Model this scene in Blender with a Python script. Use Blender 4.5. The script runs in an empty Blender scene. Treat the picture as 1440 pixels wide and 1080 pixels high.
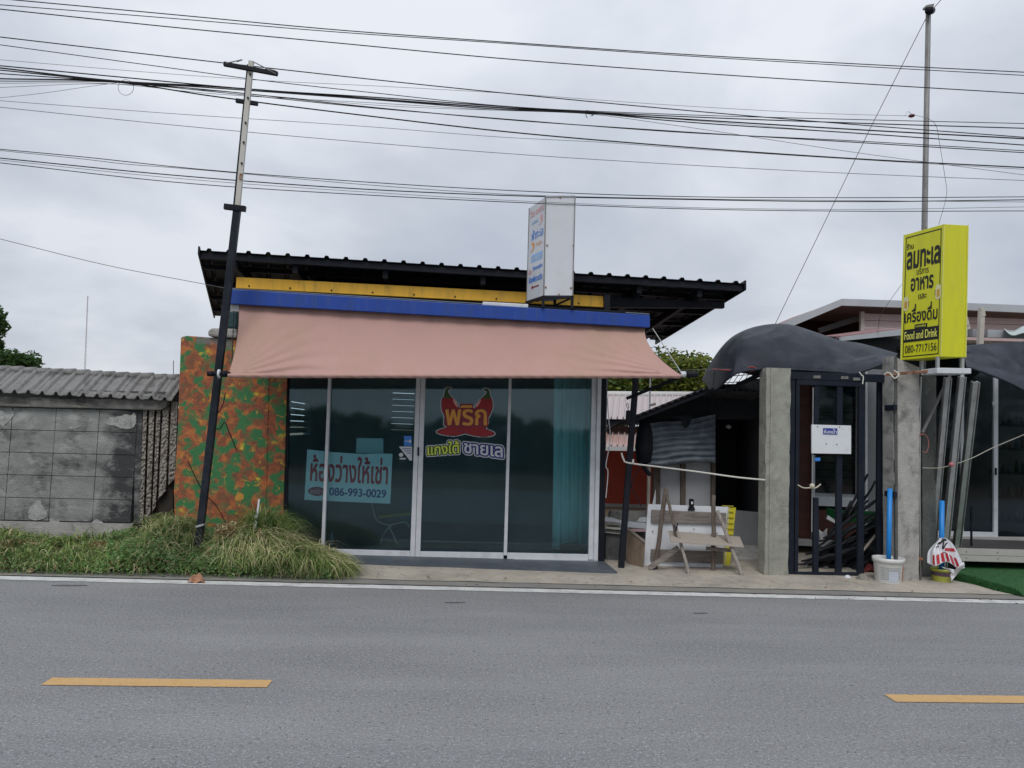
import bpy, math, random
import numpy as np
from mathutils import Vector, noise as mnoise
random.seed(7)
rnd = random.Random(11)
SC = bpy.context.scene
COL = SC.collection

# ------------------------------------------------------------------ camera
F, YAW, PIT, ROLL, EYE = 1080.0, .075, math.radians(3.4), .038, 1.6
cam = bpy.data.cameras.new('camera')
cam.sensor_width = 36; cam.lens = 27.0; cam.clip_start = .05; cam.clip_end = 3000
camo = bpy.data.objects.new('camera', cam); COL.objects.link(camo); SC.camera = camo
camo.location = (0, 0, EYE)
from mathutils import Matrix
camo.rotation_euler = (Matrix.Rotation(-YAW, 3, 'Z') @ Matrix.Rotation(math.pi/2 + PIT, 3, 'X') @ Matrix.Rotation(ROLL, 3, 'Z')).to_euler()

# ------------------------------------------------------------------ world, sun, exposure
SUN_EL, SUN_AZ = math.radians(50), math.radians(196)     # azimuth: direction the light comes from, clockwise from +Y
W = bpy.data.worlds.new('World'); SC.world = W; W.use_nodes = True
nt = W.node_tree; nt.nodes.clear()
def wn(t, **k):
    n = nt.nodes.new(t)
    for a, b in k.items(): setattr(n, a, b)
    return n
out = wn('ShaderNodeOutputWorld'); bg = wn('ShaderNodeBackground'); bg.inputs[1].default_value = .1
nt.links.new(bg.outputs[0], out.inputs[0])
sky = wn('ShaderNodeTexSky', sky_type='NISHITA', sun_disc=False, sun_elevation=SUN_EL, sun_rotation=SUN_AZ)
tc = wn('ShaderNodeTexCoord'); sep = wn('ShaderNodeSeparateXYZ'); nt.links.new(tc.outputs['Generated'], sep.inputs[0])
zz = wn('ShaderNodeMath', operation='ABSOLUTE'); nt.links.new(sep.outputs[2], zz.inputs[0])
za = wn('ShaderNodeMath', operation='ADD'); za.inputs[1].default_value = .34; nt.links.new(zz.outputs[0], za.inputs[0])
dv = wn('ShaderNodeVectorMath', operation='DIVIDE'); nt.links.new(tc.outputs['Generated'], dv.inputs[0])
cb = wn('ShaderNodeCombineXYZ')
for i in range(3): nt.links.new(za.outputs[0], cb.inputs[i])
nt.links.new(cb.outputs[0], dv.inputs[1])
n1 = wn('ShaderNodeTexNoise'); n1.inputs['Scale'].default_value = 1.5; n1.inputs['Detail'].default_value = 7; n1.inputs['Roughness'].default_value = .52; n1.inputs['Distortion'].default_value = .25
nt.links.new(dv.outputs[0], n1.inputs['Vector'])
rp = wn('ShaderNodeValToRGB'); nt.links.new(n1.outputs[0], rp.inputs[0])
e = rp.color_ramp.elements
e[0].position = .34; e[0].color = (.49, .535, .625, 1)
e[1].position = .66; e[1].color = (.765, .80, .865, 1)
m = e.new(.49); m.color = (.585, .63, .705, 1)
# clouds are thinner (brighter) higher up, as in the photograph
mr = wn('ShaderNodeMapRange'); mr.inputs[1].default_value = 0; mr.inputs[2].default_value = 1.0; mr.inputs[3].default_value = 9.15; mr.inputs[4].default_value = 13.2
nt.links.new(zz.outputs[0], mr.inputs[0])
vm = wn('ShaderNodeVectorMath', operation='SCALE'); nt.links.new(rp.outputs[0], vm.inputs[0]); nt.links.new(mr.outputs[0], vm.inputs['Scale'])
mx = wn('ShaderNodeMixRGB'); mx.inputs[0].default_value = .95
nt.links.new(sky.outputs[0], mx.inputs[1]); nt.links.new(vm.outputs[0], mx.inputs[2]); nt.links.new(mx.outputs[0], bg.inputs[0])

sl = bpy.data.lights.new('sun', 'SUN'); sl.energy = 1.5; sl.angle = math.radians(25); sl.color = (1, .97, .93)
so = bpy.data.objects.new('sun', sl); COL.objects.link(so)
sd = Vector((math.sin(SUN_AZ)*math.cos(SUN_EL), math.cos(SUN_AZ)*math.cos(SUN_EL), math.sin(SUN_EL)))
so.rotation_euler = sd.to_track_quat('Z', 'Y').to_euler(); so.location = (0, -5, 12)
vs = SC.view_settings
vs.view_transform = 'Standard'; vs.look = 'None'; vs.exposure = 0.0; vs.gamma = 1; vs.use_curve_mapping = False
SC.cycles.max_bounces = 8; SC.cycles.transparent_max_bounces = 12

# ------------------------------------------------------------------ measuring the place: points on a plane Y or on the ground
_c, _s = math.cos, math.sin
_r0 = Vector((_c(YAW), -_s(YAW), 0)); FW = Vector((_s(YAW)*_c(PIT), _c(YAW)*_c(PIT), _s(PIT))); _u0 = Vector((-_s(YAW)*_s(PIT), -_c(YAW)*_s(PIT), _c(PIT)))
RT = _c(ROLL)*_r0 + _s(ROLL)*_u0; UP = -_s(ROLL)*_r0 + _c(ROLL)*_u0
def ray(px, py): return FW + RT*((px-720)/F) + UP*((540-py)/F)
def P(px, py, Y):
    d = ray(px, py); t = Y/d.y
    return Vector((d.x*t, Y, EYE + d.z*t))
def G(px, py, z=0.0):
    d = ray(px, py); t = (z-EYE)/d.z
    return Vector((d.x*t, d.y*t, z))

# ------------------------------------------------------------------ mesh building
class MB:
    def __init__(s): s.v = []; s.f = []; s.m = []
    def add(s, vs_, fs, mi=0):
        b = len(s.v); s.v += [tuple(v) for v in vs_]
        for f in fs: s.f.append(tuple(b+i for i in f)); s.m.append(mi)
        return s
    def box(s, a, b, mi=0):
        x0, y0, z0 = [min(a[i], b[i]) for i in range(3)]; x1, y1, z1 = [max(a[i], b[i]) for i in range(3)]
        return s.hexa([(x0,y0,z0),(x1,y0,z0),(x1,y0,z1),(x0,y0,z1)], [(x0,y1,z0),(x1,y1,z0),(x1,y1,z1),(x0,y1,z1)], mi)
    def hexa(s, front, back, mi=0):
        n = len(front)
        fs = [tuple(range(n)), tuple(reversed(range(n, 2*n)))]
        for i in range(n):
            j = (i+1) % n; fs.append((j, i, n+i, n+j))
        return s.add(list(front)+list(back), fs, mi)
    def prism(s, poly, Y, d, mi=0):
        """pixel outline measured on plane Y (one Y or one per corner), d metres thick away from the viewer"""
        Ys = Y if isinstance(Y, (list, tuple)) else [Y]*len(poly)
        fr = [P(x, y, Y_) for (x, y), Y_ in zip(poly, Ys)]
        return s.hexa(fr, [p+Vector((0, d, 0)) for p in fr], mi)
    def bar(s, p, q, w, d=None, mi=0, up=None):
        p, q = Vector(p), Vector(q); d = d or w; ax = (q-p).normalized()
        h = Vector((0, 1, 0)) if up is None else Vector(up)
        if abs(ax.dot(h)) > .95: h = Vector((0, 0, 1))
        a = ax.cross(h).normalized()*(w/2); b = ax.cross(a).normalized()*(d/2)
        return s.hexa([p-a-b, p+a-b, p+a+b, p-a+b], [q-a-b, q+a-b, q+a+b, q-a+b], mi)
    def tube(s, pts, r, n=6, mi=0, cap=True):
        pts = [Vector(p) for p in pts]; rs = r if isinstance(r, (list, tuple)) else [r]*len(pts)
        rings = []; pa = None
        for i, p in enumerate(pts):
            t = (pts[min(i+1, len(pts)-1)] - pts[max(i-1, 0)]).normalized()
            if pa is None:
                h = Vector((0, 0, 1)) if abs(t.z) < .9 else Vector((0, 1, 0)); pa = t.cross(h).normalized()
            a = (pa - t*pa.dot(t)).normalized(); pa = a; b = t.cross(a)
            rings.append([p + (a*math.cos(2*math.pi*k/n) + b*math.sin(2*math.pi*k/n))*rs[i] for k in range(n)])
        vs_ = [v for g in rings for v in g]; fs = []
        for i in range(len(pts)-1):
            for k in range(n): fs.append((i*n+k, i*n+(k+1) % n, (i+1)*n+(k+1) % n, (i+1)*n+k))
        if cap: fs += [tuple(reversed(range(n))), tuple((len(pts)-1)*n+k for k in range(n))]
        return s.add(vs_, fs, mi)
    def lathe(s, c, prof, n=24, mi=0):
        c = Vector(c); vs_ = []; fs = []
        for r, z in prof:
            for k in range(n): vs_.append(c+Vector((r*math.cos(2*math.pi*k/n), r*math.sin(2*math.pi*k/n), z)))
        for i in range(len(prof)-1):
            for k in range(n): fs.append((i*n+k, i*n+(k+1) % n, (i+1)*n+(k+1) % n, (i+1)*n+k))
        fs += [tuple(reversed(range(n))), tuple((len(prof)-1)*n+k for k in range(n))]
        return s.add(vs_, fs, mi)
    def grid(s, fn, nu, nv, mi=0):
        vs_ = [fn(i/nu, j/nv) for j in range(nv+1) for i in range(nu+1)]
        fs = [(j*(nu+1)+i, j*(nu+1)+i+1, (j+1)*(nu+1)+i+1, (j+1)*(nu+1)+i) for j in range(nv) for i in range(nu)]
        return s.add(vs_, fs, mi)

def rootloc(o):
    while o.parent: o = o.parent
    return o.location
def part(name, mb, mat, parent=None, smooth=False, bevel=0, solid=0, label=None):
    me = bpy.data.meshes.new(name)
    off = rootloc(parent) if parent else Vector((0, 0, 0))
    v = np.array(mb.v, dtype=float).reshape(-1, 3) - np.array(off)
    me.from_pydata(v.tolist(), [], mb.f)
    for m_ in (mat if isinstance(mat, (list, tuple)) else [mat]): me.materials.append(m_)
    if any(mb.m): me.polygons.foreach_set('material_index', mb.m)
    if smooth: me.polygons.foreach_set('use_smooth', [True]*len(me.polygons))
    me.update()
    o = bpy.data.objects.new(name, me); COL.objects.link(o)
    if parent: o.parent = parent
    if solid:
        md = o.modifiers.new('solid', 'SOLIDIFY'); md.thickness = solid; md.offset = 0
    if bevel:
        md = o.modifiers.new('bevel', 'BEVEL'); md.width = bevel; md.segments = 2; md.limit_method = 'ANGLE'; md.harden_normals = False
    if label: o['label'] = label
    return o
def thing(name, label, cat, loc, group=None):
    o = bpy.data.objects.new(name, None); COL.objects.link(o); o.location = Vector(loc); o.empty_display_size = .1
    o['label'] = label; o['category'] = cat
    if group: o['group'] = group
    return o
def tag(o, label, cat, group=None, kind=None):
    o['label'] = label; o['category'] = cat
    if group: o['group'] = group
    if kind: o['kind'] = kind
    return o
def struct(name, mb, mat, **k):
    o = part(name, mb, mat, **k); o['kind'] = 'structure'; return o

# ------------------------------------------------------------------ materials
def lin(r, g, b):
    f = lambda c: (c/255/12.92) if c/255 <= .04045 else ((c/255+.055)/1.055)**2.4
    return (f(r), f(g), f(b))
def M(name, col, rough=.75, var=.12, scale=4.0, bump=0.0, bscale=60.0, metal=0.0, dirt=None, damt=.5, dscale=1.6, spec=.4, stretch=None, grad=None, dirt2=None, d2amt=.5, d2scale=9, dlo=.48, d2lo=.55):
    m = bpy.data.materials.new(name); m.use_nodes = True; t = m.node_tree; N = t.nodes; L = t.links
    b = N['Principled BSDF']; b.inputs['Roughness'].default_value = rough; b.inputs['Metallic'].default_value = metal; b.inputs['Specular IOR Level'].default_value = spec
    c = N.new('ShaderNodeTexCoord'); vec = c.outputs['Object']
    if stretch:
        mp = N.new('ShaderNodeMapping'); mp.inputs['Scale'].default_value = stretch; L.new(vec, mp.inputs[0]); vec = mp.outputs[0]
    n = N.new('ShaderNodeTexNoise'); n.inputs['Scale'].default_value = scale; n.inputs['Detail'].default_value = 6; n.inputs['Roughness'].default_value = .6; L.new(vec, n.inputs['Vector'])
    r = N.new('ShaderNodeValToRGB'); r.color_ramp.elements[0].position = .3; r.color_ramp.elements[1].position = .7
    r.color_ramp.elements[0].color = (*[x*(1-var) for x in col], 1); r.color_ramp.elements[1].color = (*[min(1, x*(1+var)) for x in col], 1)
    L.new(n.outputs[0], r.inputs[0]); last = r.outputs[0]
    for dc, da, ds, lo in ((dirt, damt, dscale, dlo), (dirt2, d2amt, d2scale, d2lo)):
        if dc is None: continue
        n2 = N.new('ShaderNodeTexNoise'); n2.inputs['Scale'].default_value = ds; n2.inputs['Detail'].default_value = 8; n2.inputs['Roughness'].default_value = .68; L.new(vec, n2.inputs['Vector'])
        src = n2.outputs[0]
        if grad and dc is dirt:      # the stain is heavier towards one end: (x0, x1, extra)
            sx = N.new('ShaderNodeSeparateXYZ'); L.new(c.outputs['Object'], sx.inputs[0]); g1 = N.new('ShaderNodeMapRange'); g1.interpolation_type = 'SMOOTHSTEP'; g1.inputs[1].default_value = grad[0]; g1.inputs[2].default_value = grad[1]; g1.inputs[4].default_value = grad[2]; L.new(sx.outputs[0], g1.inputs[0])
            g2 = N.new('ShaderNodeMapRange'); g2.inputs[1].default_value = .8; g2.inputs[2].default_value = .2; g2.inputs[4].default_value = grad[3]; L.new(sx.outputs[2], g2.inputs[0])
            ad = N.new('ShaderNodeMath'); L.new(src, ad.inputs[0]); L.new(g1.outputs[0], ad.inputs[1]); ad2 = N.new('ShaderNodeMath'); L.new(ad.outputs[0], ad2.inputs[0]); L.new(g2.outputs[0], ad2.inputs[1]); src = ad2.outputs[0]
        mr_ = N.new('ShaderNodeMapRange'); mr_.inputs[1].default_value = lo; mr_.inputs[2].default_value = lo+.17; mr_.inputs[4].default_value = da; L.new(src, mr_.inputs[0])
        mx_ = N.new('ShaderNodeMixRGB'); L.new(mr_.outputs[0], mx_.inputs[0]); L.new(last, mx_.inputs[1]); mx_.inputs[2].default_value = (*dc, 1); last = mx_.outputs[0]
    L.new(last, b.inputs['Base Color'])
    if bump:
        n3 = N.new('ShaderNodeTexNoise'); n3.inputs['Scale'].default_value = bscale; n3.inputs['Detail'].default_value = 5; L.new(vec, n3.inputs['Vector'])
        bp = N.new('ShaderNodeBump'); bp.inputs['Strength'].default_value = bump; bp.inputs['Distance'].default_value = .02; L.new(n3.outputs[0], bp.inputs['Height']); L.new(bp.outputs[0], b.inputs['Normal'])
    return m
def glassmat(name, tint, ior=1.45, rough=0.0, gtint=(1, 1, 1), haze=0.0, dcol=(.4, .6, .65)):
    m = bpy.data.materials.new(name); m.use_nodes = True; t = m.node_tree; t.nodes.clear(); N = t.nodes; L = t.links
    o = N.new('ShaderNodeOutputMaterial'); mx_ = N.new('ShaderNodeMixShader'); tr = N.new('ShaderNodeBsdfTransparent'); gl = N.new('ShaderNodeBsdfGlossy')
    fr = N.new('ShaderNodeFresnel'); fr.inputs[0].default_value = ior; tr.inputs[0].default_value = (*tint, 1); gl.inputs['Roughness'].default_value = rough; gl.inputs[0].default_value = (*gtint, 1)
    L.new(fr.outputs[0], mx_.inputs[0]); L.new(tr.outputs[0], mx_.inputs[1]); L.new(gl.outputs[0], mx_.inputs[2]); last = mx_.outputs[0]
    if haze:      # diffuse teal mixed in as a painted haze that lightens the panes
        df = N.new('ShaderNodeBsdfDiffuse'); df.inputs[0].default_value = (*dcol, 1); m2 = N.new('ShaderNodeMixShader'); tcn = N.new('ShaderNodeTexCoord'); nz = N.new('ShaderNodeTexNoise'); nz.inputs['Scale'].default_value = 1.6; nz.inputs['Detail'].default_value = 7
        mr_ = N.new('ShaderNodeMapRange'); mr_.inputs[1].default_value = .3; mr_.inputs[2].default_value = .75; mr_.inputs[3].default_value = haze*.4; mr_.inputs[4].default_value = haze*1.7
        L.new(tcn.outputs['Object'], nz.inputs['Vector']); L.new(nz.outputs[0], mr_.inputs[0]); L.new(mr_.outputs[0], m2.inputs[0]); L.new(last, m2.inputs[1]); L.new(df.outputs[0], m2.inputs[2]); last = m2.outputs[0]
    L.new(last, o.inputs[0])
    return m

# ------------------------------------------------------------------ flat print: text and shapes filled by scanlines
_oc = {}
def outlines(text):
    if text in _oc: return _oc[text]
    def raw(s):
        if not s: return []
        c = bpy.data.curves.new('t', 'FONT'); c.body = s; c.size = 1
        o = bpy.data.objects.new('t', c); COL.objects.link(o); bpy.context.view_layer.update()
        dg = bpy.context.evaluated_depsgraph_get(); cu = o.evaluated_get(dg).to_curve(dg)
        res = []
        for sp in cu.splines:
            pl = []
            if sp.type == 'BEZIER':
                bp = sp.bezier_points; n = len(bp)
                for i in range(n):
                    a, b_ = bp[i], bp[(i+1) % n]; p0, p1, p2, p3 = a.co, a.handle_right, b_.handle_left, b_.co
                    for k in range(5):
                        u = k/5; w = 1-u
                        q = p0*w**3 + p1*3*w*w*u + p2*3*w*u*u + p3*u**3; pl.append((q.x, q.y))
            else: pl = [(p.co.x, p.co.y) for p in sp.points]
            res.append(pl)
        o.evaluated_get(dg).to_curve_clear()
        bpy.data.objects.remove(o); bpy.data.curves.remove(c)
        return res
    full = raw(text)
    for i, ch in enumerate(text):
        if ch in '่้๊๋' and i and (text[i-1] in 'ิีึืั' or text[i+1:i+2] == 'ำ'):
            a, b_ = len(raw(text[:i])), len(raw(text[:i+1]))
            for k in range(a, min(b_, len(full))): full[k] = [(x, y+.19) for x, y in full[k]]
    _oc[text] = full
    return full
def runs_at(polys, y):
    cr = []
    for pl in polys:
        n = len(pl)
        for i in range(n):
            (x0, y0), (x1, y1) = pl[i], pl[(i+1) % n]
            if (y0 <= y) != (y1 <= y): cr.append((x0+(y-y0)/(y1-y0)*(x1-x0), 1 if y1 > y0 else -1))
    cr.sort(); w = 0; out_ = []
    for i, (x, d) in enumerate(cr):
        if w == 0: st = x
        w += d
        if w == 0: out_.append((st, x))
    return out_
def fill(polys, dil=0.0, rows=44, bbox=None):
    """-> list of (x0,x1,y0,y1) rectangles"""
    ys = [y for p in polys for _, y in p]; lo, hi = min(ys)-dil, max(ys)+dil; dy = (hi-lo)/rows
    K = int(dil/dy)+1 if dil else 0
    base = {k: runs_at(polys, lo+(k+.5)*dy+1e-7) for k in range(-K, rows+K)}
    out_ = []
    for k in range(rows):
        rr = []
        for j in range(-K, K+1):
            h2 = dil*dil-(j*dy)**2
            if j and h2 <= 0: continue
            ex = math.sqrt(max(h2, 0)); rr += [(a-ex, b+ex) for a, b in base.get(k+j, [])]
        rr.sort(); mg = []
        for a, b in rr:
            if mg and a <= mg[-1][1]: mg[-1][1] = max(mg[-1][1], b)
            else: mg.append([a, b])
        out_ += [(a, b, lo+k*dy, lo+(k+1)*dy) for a, b in mg]
    return out_
class Face:
    """a flat face given by its four corners bl, br, tr, tl; print is laid off mm proud of it"""
    def __init__(s, bl, br, tr, tl):
        s.c = [Vector(q) for q in (bl, br, tr, tl)]; s.n = ((s.c[1]-s.c[0]).cross(s.c[3]-s.c[0])).normalized()
    def at(s, u, v, off):
        a = s.c[0].lerp(s.c[1], u); b = s.c[3].lerp(s.c[2], u)
        return a.lerp(b, v) + s.n*off
    def rects(s, rects, bb, dst, off, mb=None):
        mb = mb or MB(); x0, y0, x1, y1 = bb; u0, v0, u1, v1 = dst
        fu = lambda x: u0+(x-x0)/(x1-x0)*(u1-u0); fv = lambda y: v0+(y-y0)/(y1-y0)*(v1-v0)
        for a, b, c, d in rects:
            mb.add([s.at(fu(a), fv(c), off), s.at(fu(b), fv(c), off), s.at(fu(b), fv(d), off), s.at(fu(a), fv(d), off)], [(0, 1, 2, 3)])
        return mb
    def text(s, txt, dst, off=.003, bold=0.0, rows=44, mb=None):
        pl = outlines(txt); xs = [x for p in pl for x, _ in p]; ys = [y for p in pl for _, y in p]
        return s.rects(fill(pl, bold, rows), (min(xs), min(ys), max(xs), max(ys)), dst, off, mb)
    def quad(s, dst, off=.002, mb=None):
        mb = mb or MB(); u0, v0, u1, v1 = dst
        return mb.add([s.at(u0, v0, off), s.at(u1, v0, off), s.at(u1, v1, off), s.at(u0, v1, off)], [(0, 1, 2, 3)])
def catmull(pts, n=5):
    pts = [Vector(p) for p in pts]; out_ = []
    for i in range(len(pts)-1):
        p0, p1, p2, p3 = pts[max(i-1, 0)], pts[i], pts[i+1], pts[min(i+2, len(pts)-1)]
        for k in range(n):
            t = k/n; out_.append(.5*((2*p1)+(p2-p0)*t+(2*p0-5*p1+4*p2-p3)*t*t+(3*p1-p0-3*p2+p3)*t**3))
    return out_+[pts[-1]]
# ------------------------------------------------------------------ palette
asphalt = M('asphalt', (.230, .231, .233), .85, .14, 1.6, .55, 110, spec=.3, stretch=(.25, 1, 1), dirt=(.185, .188, .195), damt=.65, dscale=1.0, dirt2=(.27, .272, .28), d2amt=.35, d2scale=5)
def speckle(m, amt=.5, sc=190, col=(.42, .42, .42), lo=.64):
    t = m.node_tree; b = t.nodes['Principled BSDF']; src = b.inputs['Base Color'].links[0].from_socket
    c = t.nodes.new('ShaderNodeTexCoord'); n = t.nodes.new('ShaderNodeTexNoise'); n.inputs['Scale'].default_value = sc; n.inputs['Detail'].default_value = 2
    t.links.new(c.outputs['Object'], n.inputs['Vector'])
    for lo_, hi_, cc in ((lo, lo+.06, col), (1-lo-.03, 1-lo-.09, tuple(x*.12 for x in col))):
        mr_ = t.nodes.new('ShaderNodeMapRange'); mr_.inputs[1].default_value = lo_; mr_.inputs[2].default_value = hi_; mr_.inputs[4].default_value = amt
        t.links.new(n.outputs[0], mr_.inputs[0]); mx_ = t.nodes.new('ShaderNodeMixRGB'); t.links.new(mr_.outputs[0], mx_.inputs[0]); t.links.new(src, mx_.inputs[1])
        mx_.inputs[2].default_value = (*cc, 1); src = mx_.outputs[0]
    t.links.new(src, b.inputs['Base Color'])
speckle(asphalt, .55, 38, (.36, .36, .37), lo=.60)
speckle(asphalt, .5, 85, (.50, .50, .50), lo=.58)
earth = M('earth', (.16, .12, .08), .95, .25, 5, .6, 40, dirt=(.09, .08, .05))
white_paint = M('road_paint_white', (.66, .66, .64), .75, .1, 8, .5, 120, dirt=(.36, .36, .36), damt=.7, dscale=5, dirt2=(.22, .22, .225), d2amt=.85, d2scale=45, d2lo=.60)
yellow_paint = M('road_paint_yellow', (.64, .40, .17), .75, .1, 9, .6, 130, dirt=(.50, .34, .18), damt=.6, dscale=9, dirt2=(.24, .22, .20), d2amt=.8, d2scale=55, d2lo=.58)
apron = M('apron_concrete', (.42, .38, .32), .9, .18, 2.2, .5, 70, dirt=(.27, .25, .22), damt=.8, dscale=1.3, dirt2=(.50, .42, .32), d2amt=.5, d2scale=3)
speckle(apron, .35, 14, (.50, .44, .36), lo=.60)
edge_conc = M('road_edge_concrete', (.22, .215, .20), .9, .15, 3, .4, 90, dirt=(.30, .26, .2), damt=.5, dscale=2)
slabpaint = M('slab_paint', (.075, .088, .108), .55, .15, 2, .15, 40, dirt=(.15, .15, .15), damt=.3, dscale=4)
conc = M('weathered_concrete', (.36, .35, .33), .92, .14, 7, .5, 60, dirt=(.11, .108, .10), damt=.8, dscale=4.5, dlo=.50, dirt2=(.45, .44, .42), d2amt=.4, d2scale=14)
conc_g = M('greenish_concrete', (.30, .30, .26), .92, .14, 7, .5, 60, dirt=(.15, .15, .13), damt=.7, dscale=3.2, dirt2=(.40, .39, .36), d2amt=.5, d2scale=11)
conc_d = M('dark_mottled_concrete', (.10, .105, .10), .92, .3, 6, .6, 50, dirt=(.045, .047, .045), damt=.8, dscale=3, dirt2=(.2, .2, .19), d2amt=.5, d2scale=9)
blackst = M('black_steel', (.012, .014, .02), .5, .2, 8, .1, 50, metal=0, spec=.12, dirt=(.03, .028, .028), damt=.25, dscale=7)
navyst = M('navy_steel', (.012, .016, .026), .55, .2, 6, .1, 40, spec=.14, dirt=(.035, .035, .04), damt=.3, dscale=5)
alu = M('white_aluminium', (.60, .62, .65), .4, .06, 5, .05, 60, spec=.5, dirt=(.40, .40, .40), damt=.4, dscale=6)
galv = M('galvanised_steel', (.42, .43, .43), .45, .15, 9, .15, 60, metal=.5, dirt=(.25, .24, .23), damt=.5, dscale=6)
galv_d = M('dull_galvanised_steel', (.22, .215, .21), .55, .25, 6, .2, 60, metal=.4, dirt=(.11, .10, .095), damt=.6, dscale=5, stretch=(1, 1, .3))
rust = M('rusty_steel', (.22, .10, .055), .85, .35, 14, .5, 70, dirt=(.45, .42, .38), damt=.7, dscale=9)
whitebd = M('white_board', (.66, .68, .71), .5, .04, 3, .05, 40, dirt=(.5, .5, .5), damt=.35, dscale=3, dirt2=(.35, .27, .2), d2amt=.25, d2scale=9)
wood_g = M('grey_timber', (.25, .22, .20), .85, .3, 6, .5, 50, stretch=(1, 6, 6), dirt=(.13, .11, .10), damt=.6, dscale=4)
wood_d = M('dark_timber_pole', (.13, .10, .08), .85, .35, 8, .6, 50, dirt=(.24, .21, .18), damt=.5, dscale=6, stretch=(4, 4, 1))
wood_p = M('pale_plank', (.40, .35, .30), .85, .15, 5, .4, 50, stretch=(1, 8, 8), dirt=(.26, .22, .2), damt=.5, dscale=5)
plywd = M('weathered_plywood', (.24, .18, .13), .85, .2, 3, .3, 50, dirt=(.12, .085, .06), damt=.7, dscale=2.5, stretch=(3, 3, 1))
signyel = M('yellow_acrylic', (.60, .60, .012), .35, .06, 1.5, 0, spec=.5, dirt=(.50, .50, .02), damt=.6, dscale=2.2, stretch=(3, 3, .5), dirt2=(.48, .47, .10), d2amt=.3, d2scale=8)
black_pr = M('black_print', (.012, .012, .012), .5, .05, 5)
white_pr = M('white_print', (.56, .58, .61), .5, .04, 5)
blue_pr = M('blue_print', (.04, .20, .62), .5, .05, 5)
pblue_pr = M('pale_blue_print', (.25, .45, .75), .5, .05, 5)
dblue_pr = M('dark_blue_print', (.02, .04, .22), .5, .05, 5)
red_pr = M('red_print', (.30, .012, .018), .5, .1, 12)
dred_pr = M('dark_red_print', (.20, .02, .035), .5, .1, 12)
pink_pr = M('faded_pink_print', (.75, .36, .36), .5, .08, 12)
oran_pr = M('orange_print', (.68, .30, .05), .5, .05, 12)
yel_pr = M('lime_print', (.62, .68, .08), .5, .05, 12)
grn_pr = M('green_print', (.03, .09, .02), .5, .05, 12)
navy_pr = M('navy_print', (.012, .016, .035), .5, .05, 5)

# ------------------------------------------------------------------ ground and road
struct('ground', MB().add([(-900, -900, -.03), (900, -900, -.03), (900, 900, -.03), (-900, 900, -.03)], [(0, 1, 2, 3)]), earth)
def roadY(X, py0):          # the edge line and lane line run very slightly askew to the shop front
    return py0 - .012*X
yE = 7.93
def sheet(X0, X1, ya, yb, z, k=.012): return MB().add([(X0, ya-k*X0, z), (X1, ya-k*X1, z), (X1, yb-k*X1, z), (X0, yb-k*X0, z)], [(0, 1, 2, 3)])
rd = MB()
rd.grid(lambda u, v: Vector((-90+180*u, (-1.6+(yE+1.6)*v) - .012*(-90+180*u), 0)), 60, 8)
struct('road', rd, asphalt)
la, lb = G(0, 810.5), G(0, 815.5); ra, rb = G(1440, 845), G(1440, 849.5)
def line_at(a, b, X): t = (X-a.x)/(b.x-a.x); return a.y+(b.y-a.y)*t
el = MB().add([(-60, line_at(lb, rb, -60), .004), (60, line_at(lb, rb, 60), .004), (60, line_at(la, ra, 60), .004), (-60, line_at(la, ra, -60), .004)], [(0, 1, 2, 3)])
def rag(X, s): return .008*mnoise.noise(Vector((X*9, s, 0)))+.005*mnoise.noise(Vector((X*40, s, 0)))
el = MB().grid(lambda u, v: Vector((-40+80*u, (line_at(lb, rb, -40+80*u) if v == 0 else line_at(la, ra, -40+80*u))+rag(-40+80*u, v*7), .004)), 2400, 1)
struct('white_edge_line', el, white_paint)
d0, d1, d2, d3 = G(61, 964), G(378, 967.5), G(380, 957), G(70, 953.5)
d3.x = d0.x = (d0.x+d3.x)/2; d1.x = d2.x = (d1.x+d2.x)/2
step = G(1240, 976).x - G(62, 960).x
for k in (-2, -1, 0, 1, 2, 3):
    o = Vector((k*step, -.022*k*step, .004))
    struct('yellow_lane_dash', MB().grid(lambda u, v: (d0.lerp(d1, u).lerp(d3.lerp(d2, u), v)+o+Vector((.008*mnoise.noise(Vector((v*9, k, u > .5))) if u in (0, 1) else 0, (.005*mnoise.noise(Vector((u*40, v*5, k)))+.003*mnoise.noise(Vector((u*150, v*5, k)))), 0))), 120, 3), yellow_paint)
# concrete strip between line and verge, apron in front of shop and gate
eb = MB().grid(lambda u, v: Vector((-60+120*u, line_at(la, ra, -60+120*u)+.03+(.30 + .05*mnoise.noise(Vector((u*300, 0, 0))))*v, .008+0.006*v)), 200, 1)
struct('road_edge_strip', eb, edge_conc)
def apr(u, v):
    X = -1.75+16*u; y0 = line_at(la, ra, X)+.22+.03*mnoise.noise(Vector((X*3, 1, 0))); return Vector((X, y0+(10.5-y0)*v, .018+.02*min(v*4, 1)+.004*mnoise.noise(Vector((X*2, v*6, 0)))))
struct('concrete_apron', MB().grid(apr, 120, 16), apron, smooth=True)
s0, s1, s2 = G(490, 797, .05), G(868, 805, .05), G(845, 789, .06)
slab = MB()
slab.hexa([(-2.2, 8.83, .0), (s1.x, s1.y, .0), (s1.x-.02, 9.9, .0), (-2.2, 9.9, .0)], [(-2.2, 8.83, .055), (s1.x, s1.y, .055), (s1.x-.02, 9.9, .055), (-2.2, 9.9, .055)])
struct('painted_floor_slab', slab, slabpaint)
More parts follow.
